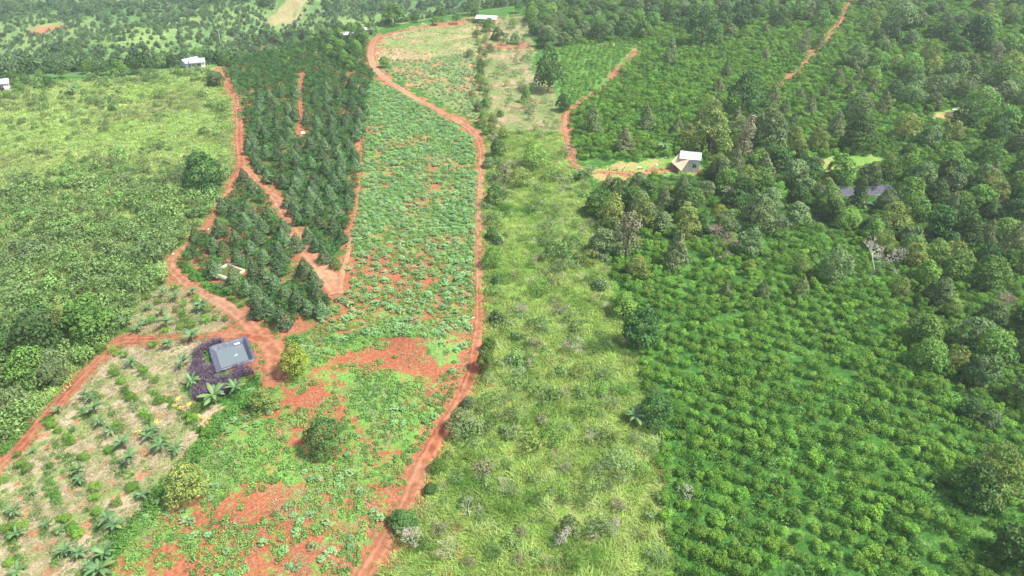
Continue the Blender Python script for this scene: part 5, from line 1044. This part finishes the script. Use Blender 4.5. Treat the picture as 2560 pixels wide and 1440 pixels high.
house(497, 168, 4.0, 3.6, 2.2, .7, R(20), 'smaller pale shed right beside the crest shed, half behind trees', WH, GR, 'shed', [('window', 's', .4, 1.2, .9, .8)])
house(4, 224, 4.5, 3.6, 2.3, .7, R(30), 'white shed cut by the left edge of the picture on the crest', WH, WR, 'shed', [('door', 's', .4, .9, .9, 1.8)])
house(2475, 248, 5, 3.6, 2.4, .8, R(10), 'brown roofed hut hidden behind the glossy round tree at the upper right', GW, plain('rust_roof', (.32, .2, .17), (.25, .17, .15)), 'hut', [('door', 's', .4, .9, .9, 1.8)])
# pole beyond the crest
V, F = joinVF([tube((0, 0, -.3), (0, 0, 8.5), .14, .09, 7), box(0, 0, 7.9, 1.5, .1, .1)]); o = obj('utility_pole', mesh('utility_pole', V, F, plain('pole_concrete', (.6, .56, .5))), None, at(554, 116), .4); tag(o, 'pale utility pole beside the tan patch beyond the crest', 'utility pole')

# ------------------------------------------------------------------ haze
if HAZE:
    v, f = box(0, 300, -20, 3600, 3600, 220); me = mesh('haze', v, f, None); m, n, l = new_mat('haze'); pv = n.new('ShaderNodeVolumePrincipled'); pv.inputs['Color'].default_value = (.86, .92, 1.0, 1); pv.inputs['Density'].default_value = HAZE; pv.inputs['Anisotropy'].default_value = .2
    o_ = n.new('ShaderNodeOutputMaterial'); l.new(pv.outputs[0], o_.inputs['Volume']); me.materials.append(m); o = obj('haze', me); tag(o, 'pale bluish haze lying over the far valley', 'haze', None, 'stuff')
print('objects', len(bpy.data.objects))

# ------------------------------------------------------------------ say which one: landmark, side and order for the repeats
LAND = [(735,902,'the yellow green mango tree'),(580,892,'the small pond'),(806,1092,'the lone dark tree'),(460,1205,'the large thin olive tree'),(655,1000,'the pale olive tree'),(505,432,'the big dark round tree'),
 (1372,178,'the tall dark yard tree'),(1603,822,'the dark border tree'),(1590,1045,'the lone banana plant'),(2495,1185,'the huge olive tree'),(1722,398,'the hut'),(2180,495,'the black lined pond'),(2168,650,'the white dead tree'),
 (1783,600,'the brown bare tree'),(1218,55,'the white roofed house'),(870,90,'the little white shed'),(475,160,'the crest shed'),(590,690,'the cistern'),(750,628,'the rubbish heap'),(605,410,'the left track fork'),
 (1205,350,'the top of the straight track'),(1198,700,'the middle of the straight track'),(1190,960,'the foot of the straight track'),(985,900,'the bare red mound'),(1005,1300,'the tree leaning over the track'),(1480,1300,'the fallen dead tree'),
 (840,735,'the end of the orchard track'),(940,110,'the upper track bend'),(430,655,'the lower left track bend'),(310,850,'the lower track corner'),(217,790,'the big yellow green tree'),(2325,890,'the pair of domed trees'),(1908,722,'the row of three durians'),
 (2565,1440,'the lower right corner'),(1700,1440,'the bottom of the coffee border'),(2100,1440,'the middle of the bottom right edge'),(0,1440,'the lower left corner'),(0,400,'the left edge of the hillside'),(0,700,'the left edge of the scrub'),(757,334,'the white sack pile'),(2380,285,'the pale clearing'),
 (2040,1050,'the heart of the coffee rows'),(1860,1180,'the left of the coffee heart'),(2250,1230,'the right of the coffee heart'),(550,1440,'the bottom of the red field'),(250,640,'the scrub centre'),(1437,885,'the grey bare tree'),(2112,560,'the branch tangle')]
ORD = ['nearest','second','third','fourth','fifth','sixth','seventh','eighth','ninth','tenth','eleventh','twelfth','thirteenth','fourteenth']
SHORT = {'coffee bushes of the lower right rows':'glossy coffee bush','coffee bushes under the durians':'orchard coffee bush','durian trees in the long orchard':'dark cone shaped durian','durian trees in the triangular plot':'young cone shaped durian','cassava plants of the lower field':'blue green cassava plant',
 'shrubs of the lower left hillside':'leafy light green shrub','shrubs in the grass strip':'wispy grey green shrub','leafy bushes in the grass strip':'leafy green bush','leafless bushes in the grass strip':'leafless grey bush','bushes in the banana plots':'small dark green fruit bush','banana plants of the terraced plot':'banana plant',
 'banana plants of the triangular plot':'banana plant','purple grass clumps around the pond':'purple grass clump','stones on the left tracks':'pale track stone','golden plants of the terraced plot':'golden leafed plant','weeds by the pond lining':'bright green weed clump','weed patches beside the pond':'low green weed patch',
 'dark trees along the crest':'dark crest tree','pale durian trees on the upper slope':'pale conical durian','trees of the upper dividing hedge':'bushy hedge tree','bush row beside the left track':'pale green row bush','shrubs in the dry yard':'wispy dry yard shrub'}
bucket = {}
for o in bpy.data.objects:
    if 'label' not in o or o.get('kind') or 'group' not in o or not o.users_scene: continue
    px, py, d = proj(np.array([o.location.x]), np.array([o.location.y]), np.array([o.location.z+.8])); px = float(px[0]); py = float(py[0]); g = o['group']
    best = min(LAND, key=lambda L_: (L_[0]-px)**2+(L_[1]-py)**2); dx, dy = px-best[0], py-best[1]; a = math.degrees(math.atan2(-dy, dx)) % 360
    side = ['right of', 'above and right of', 'above', 'above and left of', 'left of', 'below and left of', 'below', 'below and right of'][int(((a+22.5) % 360)//45)]
    bucket.setdefault((o['category'], SHORT.get(g) or (g.split(', ')[-1] if ', ' in g else g), best[2], side), []).append((math.hypot(dx, dy), o))
NICE = {'dark': 'dark round wood tree', 'round': 'green round wood tree', 'grey': 'grey green wood tree', 'olive': 'olive wood tree', 'bleach': 'tan brown wood tree', 'cone_o': 'pale conical wood tree', 'fardark': 'dark crest tree'}
for (cat, nm, land, side), L_ in bucket.items():
    L_.sort(key=lambda t: t[0]); nm = NICE.get(nm, nm)
    for i, (d_, o) in enumerate(L_):
        if i < len(ORD): o['label'] = (nm+' directly '+side+' '+land) if len(L_) == 1 else (ORD[i]+' '+nm+' '+side+' '+land)
